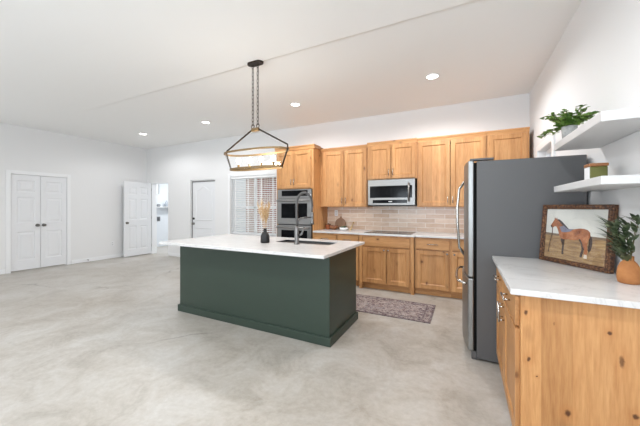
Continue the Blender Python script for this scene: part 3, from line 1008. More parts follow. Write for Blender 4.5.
# ------------------------------------------------------------------ island
IX0, IX1, IY0, IY1 = -3.31, -1.17, 2.52, 3.28
isl = thing('kitchen_island', 'dark green painted kitchen island with a stepped base board', 'island', ((IX0 + IX1) / 2, (IY0 + IY1) / 2, 0))
MB().box(IX0, IX1, IY0, IY1, 0.0, 0.882).build('body', GREEN, isl, 0.003)
o_ = 0.02
mb = MB()
for (a, b, c_, d_) in ((IX0 - o_, IX1 + o_, IY0 - o_, IY0), (IX0 - o_, IX1 + o_, IY1, IY1 + o_), (IX0 - o_, IX0, IY0, IY1), (IX1, IX1 + o_, IY0, IY1)):
    mb.box(a, b, c_, d_, 0, 0.085)
mb.build('base_board', GREEN, isl, 0.005)
for k in range(4):
    xa = IX0 + 0.03 + k * 0.52
    M = xf((xa + 0.50, IY1 + 0.02, 0.12), (-1, 0, 0))
    panel_slab(M, 0.50, 0.74, 0.02, [(0.06, 0.44, 0.06, 0.68)], 0.009, False, False).build('door', GREEN, isl)
CX0, CX1, CY0, CY1 = -3.385, -1.115, 2.285, 3.44
SX0, SX1, SY0, SY1 = -2.12, -1.38, 2.94, 3.24
mb = MB()
wall_us, wall_vs = [CX0, SX0, SX1, CX1], [CY0, SY0, SY1, CY1]
vs, fs = [], []
for z in (0.884, 0.914):
    for x in wall_us:
        for y in wall_vs:
            vs.append((x, y, z))
I = lambda k, i, j: k * 16 + i * 4 + j
for i in range(3):
    for j in range(3):
        if i == 1 and j == 1:
            continue
        fs.append((I(1, i, j), I(1, i + 1, j), I(1, i + 1, j + 1), I(1, i, j + 1)))
        fs.append((I(0, i, j), I(0, i, j + 1), I(0, i + 1, j + 1), I(0, i + 1, j)))
for i in range(3):
    fs += [(I(0, i, 0), I(0, i + 1, 0), I(1, i + 1, 0), I(1, i, 0)), (I(0, i + 1, 3), I(0, i, 3), I(1, i, 3), I(1, i + 1, 3)),
           (I(0, 0, i + 1), I(0, 0, i), I(1, 0, i), I(1, 0, i + 1)), (I(0, 3, i), I(0, 3, i + 1), I(1, 3, i + 1), I(1, 3, i))]
fs += [(I(0, 2, 1), I(0, 1, 1), I(1, 1, 1), I(1, 2, 1)), (I(0, 1, 2), I(0, 2, 2), I(1, 2, 2), I(1, 1, 2)),
       (I(0, 1, 1), I(0, 1, 2), I(1, 1, 2), I(1, 1, 1)), (I(0, 2, 2), I(0, 2, 1), I(1, 2, 1), I(1, 2, 2))]
mb.add(vs, fs)
tag(mb.build('countertop', QUARTZ, None, 0.003), 'white quartz slab with sink cutout overhanging the dark green island', 'countertop')
# sink
mb = MB()
d0, w_ = 0.895, 0.004
zb = 0.8915
for (a, b, c_, d_) in ((SX0 + 0.001, SX1 - 0.001, SY0 + 0.001, SY0 + w_), (SX0 + 0.001, SX1 - 0.001, SY1 - w_, SY1 - 0.001), (SX0 + 0.001, SX0 + w_, SY0 + w_, SY1 - w_), (SX1 - w_, SX1 - 0.001, SY0 + w_, SY1 - w_)):
    mb.box(a, b, c_, d_, zb - 0.005, 0.910)
mb.box(SX0 + 0.001, SX1 - 0.001, SY0 + 0.001, SY1 - 0.001, zb - 0.008, zb - 0.005)
sk = thing('kitchen_sink', 'undermount stainless sink set in the island countertop', 'sink', ((SX0 + SX1) / 2, (SY0 + SY1) / 2, zb))
mb.build('basin', mat('sink_steel', (92, 92, 92), 0.4, 0.9), sk)
MB().lathe([(0.04, zb - 0.005), (0.04, zb - 0.003), (0.0001, zb - 0.003)], -1.75, 3.09, 18).build('drain', CHROME, sk)

# faucet
fx, fy, fz = -1.747, 2.86, 0.9142
fa = thing('faucet', 'tall steel spring pull-down faucet standing at the island sink', 'faucet', (fx, fy, fz))
MB().lathe([(0.034, fz), (0.034, fz + 0.012), (0.026, fz + 0.018), (0.026, fz + 0.20), (0.022, fz + 0.205), (0.0001, fz + 0.206)], fx, fy, 20).build('body', FAUC, fa)
dirv = Vector((0.30, 0.95, 0)).normalized()
def fp(r, z):
    return (fx + dirv.x * r, fy + dirv.y * r, fz + z)
path = [fp(0, 0.2), fp(0, 0.30), fp(0, 0.45)]
R = 0.125
for k in range(0, 19):
    a = PI - PI * k / 18
    path.append(fp(R + R * math.cos(a), 0.475 + R * math.sin(a)))
path += [fp(2 * R, 0.42), fp(2 * R, 0.36)]
MB().tube(path, 0.009, 8).build('hose', FAUC, fa)
# spring coil round the arch
ptv = [Vector(q) for q in path]
co = []
tot = 0
seglen = [(ptv[i + 1] - ptv[i]).length for i in range(len(ptv) - 1)]
L = sum(seglen)
N = 620
side = dirv.cross(Vector((0, 0, 1)))
for k in range(N):
    s_ = 0.06 + (L - 0.13) * k / (N - 1)
    i = 0
    while i < len(seglen) - 1 and s_ > seglen[i]:
        s_ -= seglen[i]
        i += 1
    p_ = ptv[i].lerp(ptv[i + 1], s_ / seglen[i])
    tg = (ptv[i + 1] - ptv[i]).normalized()
    nn = side.cross(tg)
    a = 2 * PI * k / 8
    co.append(p_ + (side * math.cos(a) + nn * math.sin(a)) * 0.0145)
MB().tube(co, 0.0026, 4).build('spring', FAUC, fa)
MB(Matrix.Translation(fp(2 * R, 0.0))).lathe([(0.014, 0.37), (0.018, 0.36), (0.018, 0.27), (0.022, 0.24), (0.022, 0.215), (0.0001, 0.213)][::-1], 0, 0, 16).build('spray_head', FAUC, fa)
MB().tube([fp(0.0, 0.185), fp(0.03, 0.275), fp(0.06, 0.30), fp(0.12, 0.305), fp(2 * R - 0.016, 0.305)], [0.011, 0.010, 0.009, 0.008, 0.008], 8).build('spray_holder', FAUC, fa)
MB().tube([(fx + 0.02, fy + 0.01, fz + 0.10), (fx + 0.055, fy + 0.02, fz + 0.115), (fx + 0.085, fy + 0.03, fz + 0.20)], [0.013, 0.012, 0.008], 8).build('lever_handle', FAUC, fa)

# black vase with dried grass
vx, vy = -2.155, 2.80
va = MB().lathe([(0.044, fz), (0.054, fz + 0.004), (0.055, fz + 0.03), (0.052, fz + 0.08), (0.040, fz + 0.112), (0.021, fz + 0.132), (0.019, fz + 0.165), (0.024, fz + 0.175), (0.018, fz + 0.175), (0.015, fz + 0.135), (0.03, fz + 0.10), (0.0001, fz + 0.02)], vx, vy, 28)
tag(va.build('black_vase', BLACKC), 'small matte black bottle vase standing on the island countertop', 'vase')
pg = thing('dried_pampas_grass', 'beige dried pampas stems standing in the black vase', 'dried grass', (vx, vy, fz + 0.05))
rnd = random.Random(3)
for k in range(7):
    a = k * 2 * PI / 7 + 0.3
    sp_ = 0.03 + 0.07 * rnd.random()
    hgt = 0.42 + 0.10 * rnd.random()
    pts, rs = [], []
    for i in range(9):
        f = i / 8
        pts.append((vx + 0.008 * math.cos(a) * (1 - f) + sp_ * math.cos(a) * f ** 1.7, vy + 0.008 * math.sin(a) * (1 - f) + sp_ * math.sin(a) * f ** 1.7, fz + 0.06 + (hgt - 0.06) * f))
        rs.append(0.0018)
    st = MB().tube(pts, rs, 5).build('stem', PAMPAS, pg)
    pl = MB()
    for q in range(90):
        f = 0.46 + 0.54 * rnd.random()
        i = min(int(f * 8), 7)
        base = Vector(pts[i]).lerp(Vector(pts[i + 1]), f * 8 - i)
        th = rnd.random() * 2 * PI
        wdt = 0.030 * math.sin(PI * min(max((f - 0.40) / 0.62, 0.05), 1)) ** 0.7
        tip = base + Vector((math.cos(th) * wdt, math.sin(th) * wdt, 0.025 + 0.02 * rnd.random()))
        s2 = Vector((-math.sin(th), math.cos(th), 0)) * 0.0022
        pl.add([base - s2, base + s2, tip + Vector((0, 0, 0.004)), tip - s2 * 0.4 + Vector((0.0005, 0.0005, 0))], [(0, 1, 2), (0, 2, 3), (1, 0, 3, 2)])
    pl.build('plume', PAMPAS, st)

# ------------------------------------------------------------------ rug
rg = MB().box(-2.36, -0.36, 3.53, 4.21, 0.001, 0.009)
rgo = rg.build('runner_rug', RUG)
# centre its origin so that its woven border follows its edges
for v_ in rgo.data.vertices:
    v_.co -= Vector((-1.36, 3.87, 0))
rgo.location = (-1.36, 3.87, 0)
tag(rgo, 'faded purple and cream patterned runner rug on the floor before the cooktop', 'rug')

# ------------------------------------------------------------------ fridge (front faces -x)
FY0, FY1, FX0, FX1, FZ = 2.865, 3.74, 0.088, 0.825, 1.745
fr = thing('refrigerator', 'dark grey french-door refrigerator beside the right counter', 'refrigerator', ((FX0 + FX1) / 2, (FY0 + FY1) / 2, 0))
MB().box(FX0, FX1, FY0, FY1, 0.02, FZ).build('cabinet', FRIDGE, fr, 0.006)
MB().box(FX0 - 0.020, FX0, FY0 + 0.004, FY1 - 0.012, 0.085, FZ - 0.01).build('door_gasket', DARK, fr)
MB().box(FX0 - 0.04, FX0 + 0.0, FY0 + 0.01, FY1 - 0.01, 0.004, 0.075).build('toe_grille', FRIDGE, fr, 0.004)
def bowed(ya, yb, z0, z1, bulge, name, ytot=(FY0, FY1)):
    """door whose front is gently bowed about the fridge centre line"""
    n = 14
    xb, xe = FX0 - 0.021, 0.022
    yc_, hw_ = (ytot[0] + ytot[1]) / 2, (ytot[1] - ytot[0]) / 2
    pts = [(xb, ya), (xb, yb)]
    for k in range(n + 1):
        y = yb + (ya - yb) * k / n
        u = (y - yc_) / hw_
        pts.append((xe - bulge * (1 - u * u), y))
    # prism along z of (x,y) polygon
    mb = MB().prism(pts, 'z', z0, z1)
    return mb.build(name, FDOOR, fr, 0.010, 3)
ym = (FY0 + FY1) / 2
for k, (ya, yb) in enumerate(((FY0 + 0.001, ym - 0.003), (ym + 0.003, FY1 - 0.001))):
    d = bowed(ya, yb, 0.725, FZ + 0.008, 0.035, 'door')
    hy = ym - 0.045 if k == 0 else ym + 0.045
    hx = -0.012
    MB().tube([(hx + 0.002, hy, 0.86), (hx - 0.045, hy, 0.93), (hx - 0.062, hy, 1.20), (hx - 0.062, hy, 1.35), (hx - 0.045, hy, 1.53), (hx + 0.002, hy, 1.60)], 0.011, 8).build('handle', CHROME, d)
    MB().box(FX0 - 0.04 if False else 0.035, FX0 + 0.13, (ya + 0.005) if k == 0 else yb - 0.065, (ya + 0.065) if k == 0 else yb - 0.005, FZ + 0.0085, FZ + 0.026).build('hinge_cover', FRIDGE, d, 0.003)
d = bowed(FY0 + 0.001, FY1 - 0.001, 0.078, 0.715, 0.05, 'freezer_drawer')
MB().tube([(0.004, FY0 + 0.05, 0.655), (-0.058, FY0 + 0.10, 0.665), (-0.078, FY0 + 0.25, 0.668), (-0.082, ym, 0.668), (-0.078, FY1 - 0.25, 0.668), (-0.058, FY1 - 0.10, 0.665), (0.004, FY1 - 0.05, 0.655)], 0.012, 8).build('handle', CHROME, d)

# ------------------------------------------------------------------ right counter and cabinet (front faces -x)
RY0, RY1, RX0 = 1.79, 2.85, 0.255
RT = 0.93
rc = thing('base_cabinet', 'knotty alder cabinet with plain end panel in the right foreground', 'cabinet', ((RX0 + XR) / 2, (RY0 + RY1) / 2, 0))
MB().box(RX0 + 0.001, XR - 0.002, RY0 + 0.02, RY1, 0.10, RT - 0.032).build('body', WOOD, rc)
MB().box(RX0 + 0.07, XR - 0.002, RY0 + 0.02, RY1, 0.0, 0.10).build('toe_kick', WOODY, rc)
MB().box(RX0, XR - 0.002, RY0, RY0 + 0.019, 0.0, RT - 0.032).build('end_panel', KNOTTY, rc, 0.002, 1)
MB().box(RX0 - 0.001, RX0, RY0 + 0.02, RY1, 0.10, RT - 0.032).build('face_frame', WOOD, rc)
n_ = 2
wd = (RY1 - RY0 - 0.03) / n_
for k in range(n_):
    ya = RY0 + 0.03 + k * wd
    yb = ya + wd - 0.01
    M = xf((RX0 - 0.021, yb, 0.72), (0, -1, 0))
    d = MB(M).box(0, yb - ya, 0, 0.02, 0, 0.155).build('drawer', WOODY, rc, 0.003)
    ymid = (ya + yb) / 2
    MB().tube([(RX0 - 0.021, ymid - 0.06, 0.80), (RX0 - 0.05, ymid - 0.06, 0.80)], 0.005).tube([(RX0 - 0.021, ymid + 0.06, 0.80), (RX0 - 0.05, ymid + 0.06, 0.80)], 0.005) \
        .tube([(RX0 - 0.052, ymid - 0.075, 0.80), (RX0 - 0.052, ymid + 0.075, 0.80)], 0.0065).build('handle', CHROME, d)
    M = xf((RX0 - 0.021, yb, 0.115), (0, -1, 0))
    d = panel_slab(M, yb - ya, 0.59, 0.02, [(0.062, yb - ya - 0.062, 0.062, 0.528)], 0.009, False, False).build('door', WOOD, rc, 0.0015, 1)
    yk = yb - 0.03 if k == 0 else ya + 0.03
    MB().tube([(RX0 - 0.021, yk, 0.58), (RX0 - 0.05, yk, 0.58)], 0.005).tube([(RX0 - 0.021, yk, 0.67), (RX0 - 0.05, yk, 0.67)], 0.005) \
        .tube([(RX0 - 0.052, yk, 0.565), (RX0 - 0.052, yk, 0.685)], 0.0065).build('handle', CHROME, d)
tag(MB().box(0.205, XR - 0.002, 1.745, 2.858, RT - 0.03, RT).build('countertop', QUARTZ, None, 0.003), 'white quartz countertop in the right foreground, carrying the framed horse picture', 'countertop')

# floating shelves on the right wall
SHY0, SHY1, SHX = 1.87, 2.71, 0.59
USZ, LSZ = 1.762, 1.455
tag(MB().box(SHX, XR - 0.001, SHY0, SHY1, USZ, USZ + 0.05).build('floating_shelf', SHELF, None, 0.003), 'upper white floating shelf on the right wall, carrying the ivy pot', 'shelf')
tag(MB().box(SHX, XR - 0.001, SHY0, SHY1, LSZ, LSZ + 0.042).build('floating_shelf', SHELF, None, 0.003), 'lower white floating shelf on the right wall, carrying the olive green canister', 'shelf')

# ivy in a cement pot on the upper shelf
rnd = random.Random(11)
px, py, pz = 0.655, 2.61, USZ + 0.0505
iv = thing('potted_ivy', 'bushy green ivy in a small grey cement pot on the upper shelf', 'potted plant', (px, py, pz))
MB().lathe([(0.036, pz), (0.046, pz + 0.10), (0.042, pz + 0.10), (0.038, pz + 0.085), (0.0001, pz + 0.083)], px, py, 22).build('pot', CEMENT, iv)
MB().lathe([(0.037, pz + 0.0835), (0.03, pz + 0.088), (0.0001, pz + 0.09)], px, py, 16).build('soil', mat('soil', (60, 48, 38), 0.95), iv)


def leaf(mb, base, d, up, ln, wd, fold=0.25, bend=0.2):
    d = d.normalized()
    s = d.cross(up)
    if s.length < 1e-3:
        s = Vector((1, 0, 0))
    s.normalize()
    n = s.cross(d)
    pr = [(0.0, 0.06), (0.18, 0.7), (0.42, 1.0), (0.72, 0.7), (1.0, 0.03)]
    vs, fs = [], []
    for (f, w) in pr:
        c = base + d * ln * f - n * bend * ln * f * f
        vs += [c - s * wd * w + n * fold * wd * w, c, c + s * wd * w + n * fold * wd * w]
    for i in range(len(pr) - 1):
        a = i * 3
        fs += [(a, a + 1, a + 4, a + 3), (a + 1, a + 2, a + 5, a + 4)]
    mb.add(vs, fs, True)


lv, sm_ = MB(), MB()
def vine(dirx, diry, up0, length, droop, nseg, lf_):
    pts = []
    p_ = Vector((px + dirx * 0.025, py + diry * 0.025, pz + 0.088))
    vel = Vector((dirx, diry, up0)).normalized()
    for i in range(nseg + 1):
        pts.append(p_.copy())
        p_ = p_ + vel * (length / nseg)
        p_.x = min(p_.x, XR - 0.03)
        vel = (vel + Vector((0, 0, -droop / nseg))).normalized()
    sm_.tube(pts, 0.0016, 5)
    for i in range(1, nseg + 1):
        for q in range(lf_):
            th = rnd.random() * 2 * PI
            dd = Vector((math.cos(th), math.sin(th), 0.1 + 0.5 * rnd.random()))
            ln_ = 0.026 + 0.014 * rnd.random()
            b_ = pts[i] + Vector((rnd.uniform(-.008, .008), rnd.uniform(-.008, .008), rnd.uniform(-.006, .008)))
            dd.x = -abs(dd.x) if b_.x > XR - 0.07 else dd.x
            leaf(lv, b_, dd, Vector((0, 0, 1)), ln_, ln_ * 0.36)
for k in range(26):
    a = rnd.random() * 2 * PI
    vine(math.cos(a), math.sin(a), 0.9 + 2.0 * rnd.random(), 0.07 + 0.09 * rnd.random(), 1.1, 6, 4)
for (a, b, u, l) in ((-0.55, 0.7, 0.35, 0.19), (-0.8, 0.5, 0.25, 0.16), (-0.3, 0.8, 0.4, 0.15), (0.5, -0.6, 0.8, 0.15), (0.3, -0.9, 0.8, 0.16), (0.7, -0.6, 0.7, 0.14)):
    vine(a, b, u, l, 1.1, 8, 4)
sm_.build('stems', STEM, iv)
lv.build('leaves', LEAF, iv)

# olive canister on the lower shelf
ox, oy, oz = 0.737, 2.41, LSZ + 0.0425
oc = thing('olive_canister', 'square olive green canister with wooden lid on the lower shelf', 'canister', (ox, oy, oz))
MB().box(ox - 0.043, ox + 0.043, oy - 0.043, oy + 0.043, oz, oz + 0.100).build('body', OLIVE, oc, 0.006)
MB().box(ox - 0.045, ox - 0.0432, oy - 0.042, oy + 0.042, oz + 0.004, oz + 0.098).build('white_side', TRIM, oc)  # plain white sheet on the left side
MB().box(ox - 0.048, ox + 0.046, oy - 0.047, oy + 0.046, oz + 0.1005, oz + 0.120).build('lid', mat('lid_wood', (150, 98, 58), 0.5), oc, 0.004)

# ------------------------------------------------------------------ framed horse picture
BL_, BR_ = Vector((0.514, 2.812, RT + 0.004)), Vector((0.787, 2.390, RT + 0.004))
ax = (BR_ - BL_)
PW = ax.length
ax.normalize()
inn = Vector((0, 0, 1)).cross(ax)      # horizontal direction into the wall
lean = 0.07
upv = (Vector((0, 0, 1)) * 0.4185 + inn * 0.036).normalized()
nrm = ax.cross(upv) * -1                # points back into the wall side
PH = 0.43
M = Matrix.Identity(4)
for i in range(3):
    M[i][0], M[i][1], M[i][2], M[i][3] = ax[i], nrm[i], upv[i], BL_[i]
fm = thing('framed_picture', 'horse picture in a carved brown wooden frame leaning on the right counter', 'picture', tuple(BL_))
FRW = mat('carved_frame_wood', (104, 66, 42), 0.45)
t = NT(FRW)
t.base(t.ramp(t.noise(t.coord(), 70, 3), [(0.35, lin((44, 26, 18))), (0.5, lin((88, 54, 34))), (0.66, lin((132, 94, 60)))]))
b_ = 0.032
def frame_ring(mb, o0, o1, y0, y1):
    """ring between inset o0 and o1 from the outer edge, front y0, back y1"""
    A = [(o0, o0), (PW - o0, o0), (PW - o0, PH - o0), (o0, PH - o0)]
    B = [(o1, o1), (PW - o1, o1), (PW - o1, PH - o1), (o1, PH - o1)]
    for i in range(4):
        j = (i + 1) % 4
        P = [A[i], A[j], B[j], B[i]]
        mb.frustum([(q[0], y1, q[1]) for q in P], [(q[0], y0, q[1]) for q in P])
mb = MB(M)
frame_ring(mb, 0.0, 0.008, 0.005, 0.042)
frame_ring(mb, 0.008, 0.023, 0.0, 0.042)
frame_ring(mb, 0.023, b_, 0.007, 0.042)
mb.build('frame', FRW, fm, 0.0015, 1)
MB(M).box(0.01, PW - 0.01, 0.024, 0.038, 0.01, PH - 0.01).build('backing', BLACKP, fm)
SKYP = mat('print_sky', (206, 206, 200), 0.7)
t = NT(SKYP)
t.base(t.ramp(t.noise(t.coord(), 7, 3), [(0.3, lin((196, 197, 192))), (0.7, lin((214, 213, 205)))]))
FIELD = mat('print_field', (150, 122, 86), 0.8)
t = NT(FIELD)
t.base(t.ramp(t.noise(t.coord((2, 2, 12)), 5, 4), [(0.3, lin((122, 94, 66))), (0.55, lin((158, 128, 90))), (0.75, lin((184, 156, 112)))]))
iw, ih = PW - 2 * b_, PH - 2 * b_
def pp(fx_, fy_):
    return (b_ + fx_ * iw, b_ + (1 - fy_) * ih)
pr_ = MB(M).box(b_, PW - b_, 0.018, 0.0235, b_, PH - b_).build('print', SKYP, fm)
def layer(poly, y, m, name):
    MB(M).prism([pp(*q) for q in poly][::-1], 'y', y, 0.0178).build(name, m, pr_)
layer([(0, .52), (.2, .53), (.5, .50), (.8, .52), (1, .51), (1, 1), (0, 1)], 0.0174, FIELD, 'field')
layer([(0, .49), (.3, .505), (.6, .49), (1, .50), (1, .545), (.6, .53), (.3, .55), (0, .54)], 0.0171, mat('print_hedge', (120, 104, 88), 0.9), 'hedge')
HB = mat('print_bay_coat', (150, 92, 58), 0.7)
t = NT(HB)
t.base(t.ramp(t.noise(t.coord(), 14, 3), [(0.3, lin((120, 66, 40))), (0.5, lin((164, 102, 64))), (0.72, lin((196, 136, 92)))]))
HD = mat('print_dark_legs', (62, 46, 40), 0.7)
layer([(.60, .52), (.69, .55), (.70, .66), (.685, .74), (.665, .84), (.66, .90), (.62, .90), (.625, .86), (.645, .76), (.635, .66), (.59, .58)], 0.0168, HD, 'far_hind_leg')
layer([(.30, .56), (.36, .58), (.355, .72), (.35, .84), (.36, .90), (.325, .90), (.32, .84), (.325, .72), (.29, .62)], 0.0168, HD, 'foreleg')
layer([(.74, .46), (.79, .52), (.80, .62), (.785, .74), (.755, .80), (.735, .74), (.75, .62), (.74, .54)], 0.0166, HD, 'tail')
layer([(.085, .345), (.10, .38), (.13, .385), (.165, .355), (.20, .36), (.235, .44), (.255, .52), (.285, .585), (.345, .60), (.42, .59), (.50, .60), (.57, .585), (.61, .56), (.645, .62),
       (.665, .70), (.69, .76), (.685, .86), (.73, .86), (.735, .76), (.72, .68), (.735, .58), (.765, .50), (.755, .43), (.72, .385), (.66, .365), (.59, .365), (.52, .385), (.45, .40), (.395, .385),
       (.335, .32), (.27, .255), (.225, .215), (.205, .215), (.195, .17), (.178, .21), (.155, .17), (.150, .225), (.125, .27)], 0.0164, HB, 'horse')
layer([(.205, .215), (.235, .205), (.30, .26), (.37, .34), (.42, .395), (.38, .40), (.32, .34), (.26, .27)], 0.0160, mat('print_mane', (58, 52, 56), 0.7), 'mane')
layer([(.255, .36), (.33, .33), (.40, .39), (.50, .385), (.44, .44), (.36, .46), (.30, .46)], 0.0158, mat('print_blue_rug', (118, 120, 138), 0.7), 'saddle_cloth')
layer([(.085, .345), (.10, .38), (.118, .383), (.112, .335)], 0.0160, HD, 'muzzle')
layer([(.69, .84), (.73, .84), (.735, .91), (.685, .91)], 0.0160, mat('print_white_sock', (206, 196, 182), 0.7), 'hoof')
layer([(.118, .37), (.13, .37), (.135, .52), (.10, .70), (.085, .90), (.07, .90), (.09, .68), (.122, .51)], 0.0160, mat('print_rope', (86, 66, 52), 0.8), 'lead_rope')
MB(M).box(b_ - 0.004, PW - b_ + 0.004, 0.012, 0.014, b_ - 0.004, PH - b_ + 0.004).build('pane', GLASS, fm)

# ------------------------------------------------------------------ terracotta vase with olive stems
tx, ty, tz = 0.795, 2.16, RT + 0.0005
tv = MB().lathe([(0.038, tz), (0.044, tz + 0.004), (0.0475, tz + 0.025), (0.0475, tz + 0.055), (0.043, tz + 0.085), (0.034, tz + 0.108), (0.024, tz + 0.121), (0.021, tz + 0.125), (0.0215, tz + 0.147), (0.018, tz + 0.147), (0.017, tz + 0.122), (0.03, tz + 0.10), (0.0001, tz + 0.02)], tx, ty, 30)
tag(tv.build('terracotta_vase', TERRA), 'round orange terracotta vase on the right counter beside the framed picture', 'vase')
ob = thing('leafy_branches', 'dark green leafy stems standing in the terracotta vase', 'foliage', (tx, ty, tz + 0.03))
rnd = random.Random(21)
for k in range(11):
    a = PI * 0.45 + k * (1.3 * PI) / 11 + rnd.uniform(-.1, .1)
    out = 0.03 + 0.07 * rnd.random()
    hg = 0.20 + 0.12 * rnd.random()
    if math.cos(a) > 0.1:
        out *= 0.35
    pts = []
    for i in range(8):
        f = i / 7
        pts.append(Vector((tx + math.cos(a) * (0.006 + out * f ** 1.6), ty + math.sin(a) * (0.006 + out * f ** 1.6), tz + 0.03 + hg * f + 0.0)))
    st = MB().tube(pts, [0.0026 - 0.0002 * i for i in range(8)], 6).build('stem', STEM, ob)
    lm = MB()
    for i in range(3, 8):
        for q in range(3):
            th = a + rnd.uniform(-1.3, 1.3) + (PI * 0.5 if q % 2 else -PI * 0.5) * 0.7
            dd = Vector((math.cos(th), math.sin(th), 0.6 + 1.1 * rnd.random()))
            if pts[i].x > XR - 0.09:
                dd.x = -abs(dd.x)
            ln_ = 0.06 + 0.035 * rnd.random()
            if pts[i].x + dd.normalized().x * ln_ > XR - 0.005:
                dd.x *= -1
            leaf(lm, pts[i], dd, Vector((0, 0, 1)), ln_, 0.0085 + 0.003 * rnd.random(), 0.2, 0.3)
    lm.build('leaves', LEAFD, st)

# ------------------------------------------------------------------ chandelier
hx_, hy_ = -2.18, 2.65
chd = thing('chandelier', 'linear brass chandelier with four bulbs hanging on two chains over the island', 'chandelier', (hx_, hy_, ZC))
def stadium(a, r, n=10):
    """half length a of straight part, radius r"""
    pts = []
    for k in range(n + 1):
        w = -PI / 2 + PI * k / n
        pts.append((a + r * math.cos(w), r * math.sin(w)))
    for k in range(n + 1):
        w = PI / 2 + PI * k / n
        pts.append((-a + r * math.cos(w), r * math.sin(w)))
    return pts
MB().prism([(hx_ + p_[0], hy_ + p_[1]) for p_ in stadium(0.055, 0.05)], 'z', ZC - 0.032, ZC + 0.004).build('canopy', BRONZE, chd, 0.004)
for cx_ in (hx_ - 0.036, hx_ + 0.036):
    ch = MB()
    z = ZC - 0.03
    k = 0
    while z > 2.32:
        lk = []
        for i in range(12):
            w = 2 * PI * i / 12
            a_, zz = 0.0125 * math.cos(w), 0.026 * math.sin(w)
            lk.append((cx_ + (a_ if k % 2 == 0 else 0), hy_ + (0 if k % 2 == 0 else a_), z - 0.026 + zz))
        ch.tube(lk, 0.0033, 5, True)
        z -= 0.044
        k += 1
    ch.build('chain', BRONZE, chd)
    MB().tube([(cx_ + 0.02 * math.cos(2 * PI * i / 16), hy_, 2.285 + 0.022 * math.sin(2 * PI * i / 16)) for i in range(16)], 0.004, 6, True).build('ring', BRONZE, chd)
MB().prism([(hx_ + p_[0], hy_ + p_[1]) for p_ in stadium(0.036, 0.02)], 'z', 2.225, 2.262).build('hub', BRASS, chd, 0.004)
ZT, ZB_ = 1.985, 1.795
LT, LB_ = 0.445, 0.372
for sgn in (-1, 1):
    pa = [(hx_ + sgn * 0.04, hy_, 2.25), (hx_ + sgn * LT, hy_, ZT + 0.045), (hx_ + sgn * (LT + 0.002), hy_, ZT + 0.005), (hx_ + sgn * LB_, hy_, ZB_)]
    MB().tube(pa, 0.0095, 8).build('arm', BRONZE, chd)
def ring_band(L_, D_, z0, z1, flare=0.0, th=0.006, r=None):
    r = r or D_
    o = [(L_ * math.copysign(abs(math.cos(w)) ** 0.8, math.cos(w)), D_ * math.copysign(abs(math.sin(w)) ** 0.8, math.sin(w))) for w in (2 * PI * k / 48 for k in range(48))]
    n = len(o)
    vs = []
    for (dz, k) in ((z0, 0.0), (z1, flare)):
        vs += [(hx_ + p_[0] * (1 + k), hy_ + p_[1] * (1 + k), dz) for p_ in o]
        vs += [(hx_ + p_[0] * (1 + k) * (1 - th / L_), hy_ + p_[1] * (1 + k) * (1 - th / D_), dz) for p_ in o]
    fs = []
    for i in range(n):
        j = (i + 1) % n
        fs += [(i, j, 2 * n + j, 2 * n + i), (n + j, n + i, 3 * n + i, 3 * n + j), (2 * n + i, 2 * n + j, 3 * n + j, 3 * n + i), (j, i, n + i, n + j)]
    return MB().add(vs, fs)
ring_band(LT, 0.165, ZT - 0.011, ZT + 0.011).build('top_band', BRASS, chd)
ring_band(LB_, 0.11, ZB_ - 0.010, ZB_ + 0.010).build('bottom_band', BRASS, chd)
# glass between the bands
el = lambda L_, D_: [(L_ * math.copysign(abs(math.cos(w)) ** 0.8, math.cos(w)), D_ * math.copysign(abs(math.sin(w)) ** 0.8, math.sin(w))) for w in (2 * PI * k / 48 for k in range(48))]
o1, o2 = el(LT - 0.008, 0.157), el(LB_ - 0.008, 0.102)
n = len(o1)
MB().add([(hx_ + a * 0.995, hy_ + b, ZT - 0.015) for a, b in o1] + [(hx_ + a * 0.99, hy_ + b, ZB_ + 0.013) for a, b in o2],
         [(i, (i + 1) % n, n + (i + 1) % n, n + i) for i in range(n)], True).build('glass_shade', SEEDED, chd)
MB().box(hx_ - LB_ + 0.004, hx_ + LB_ - 0.004, hy_ - 0.007, hy_ + 0.007, ZB_ - 0.006, ZB_ + 0.006).build('bottom_rail', BRASS, chd)
for k in range(4):
    bx_ = hx_ - 0.255 + 0.17 * k
    so = MB().lathe([(0.017, ZB_ + 0.006), (0.014, ZB_ + 0.012), (0.013, ZB_ + 0.060), (0.0001, ZB_ + 0.061)], bx_, hy_, 14).build('socket', BRASS, chd)
    MB().lathe([(0.010, ZB_ + 0.061), (0.016, ZB_ + 0.070), (0.025, ZB_ + 0.086), (0.028, ZB_ + 0.102), (0.024, ZB_ + 0.119), (0.012, ZB_ + 0.130), (0.0001, ZB_ + 0.132)], bx_, hy_, 16).build('bulb', BULB, so)
pl_ = bpy.data.lights.new('chandelier_glow', 'POINT')
pl_.energy, pl_.color, pl_.shadow_soft_size = 14, (1.0, 0.92, 0.8), 0.1
po = bpy.data.objects.new('chandelier_glow', pl_)
COL.objects.link(po)
po.location = (hx_, hy_, 1.93)

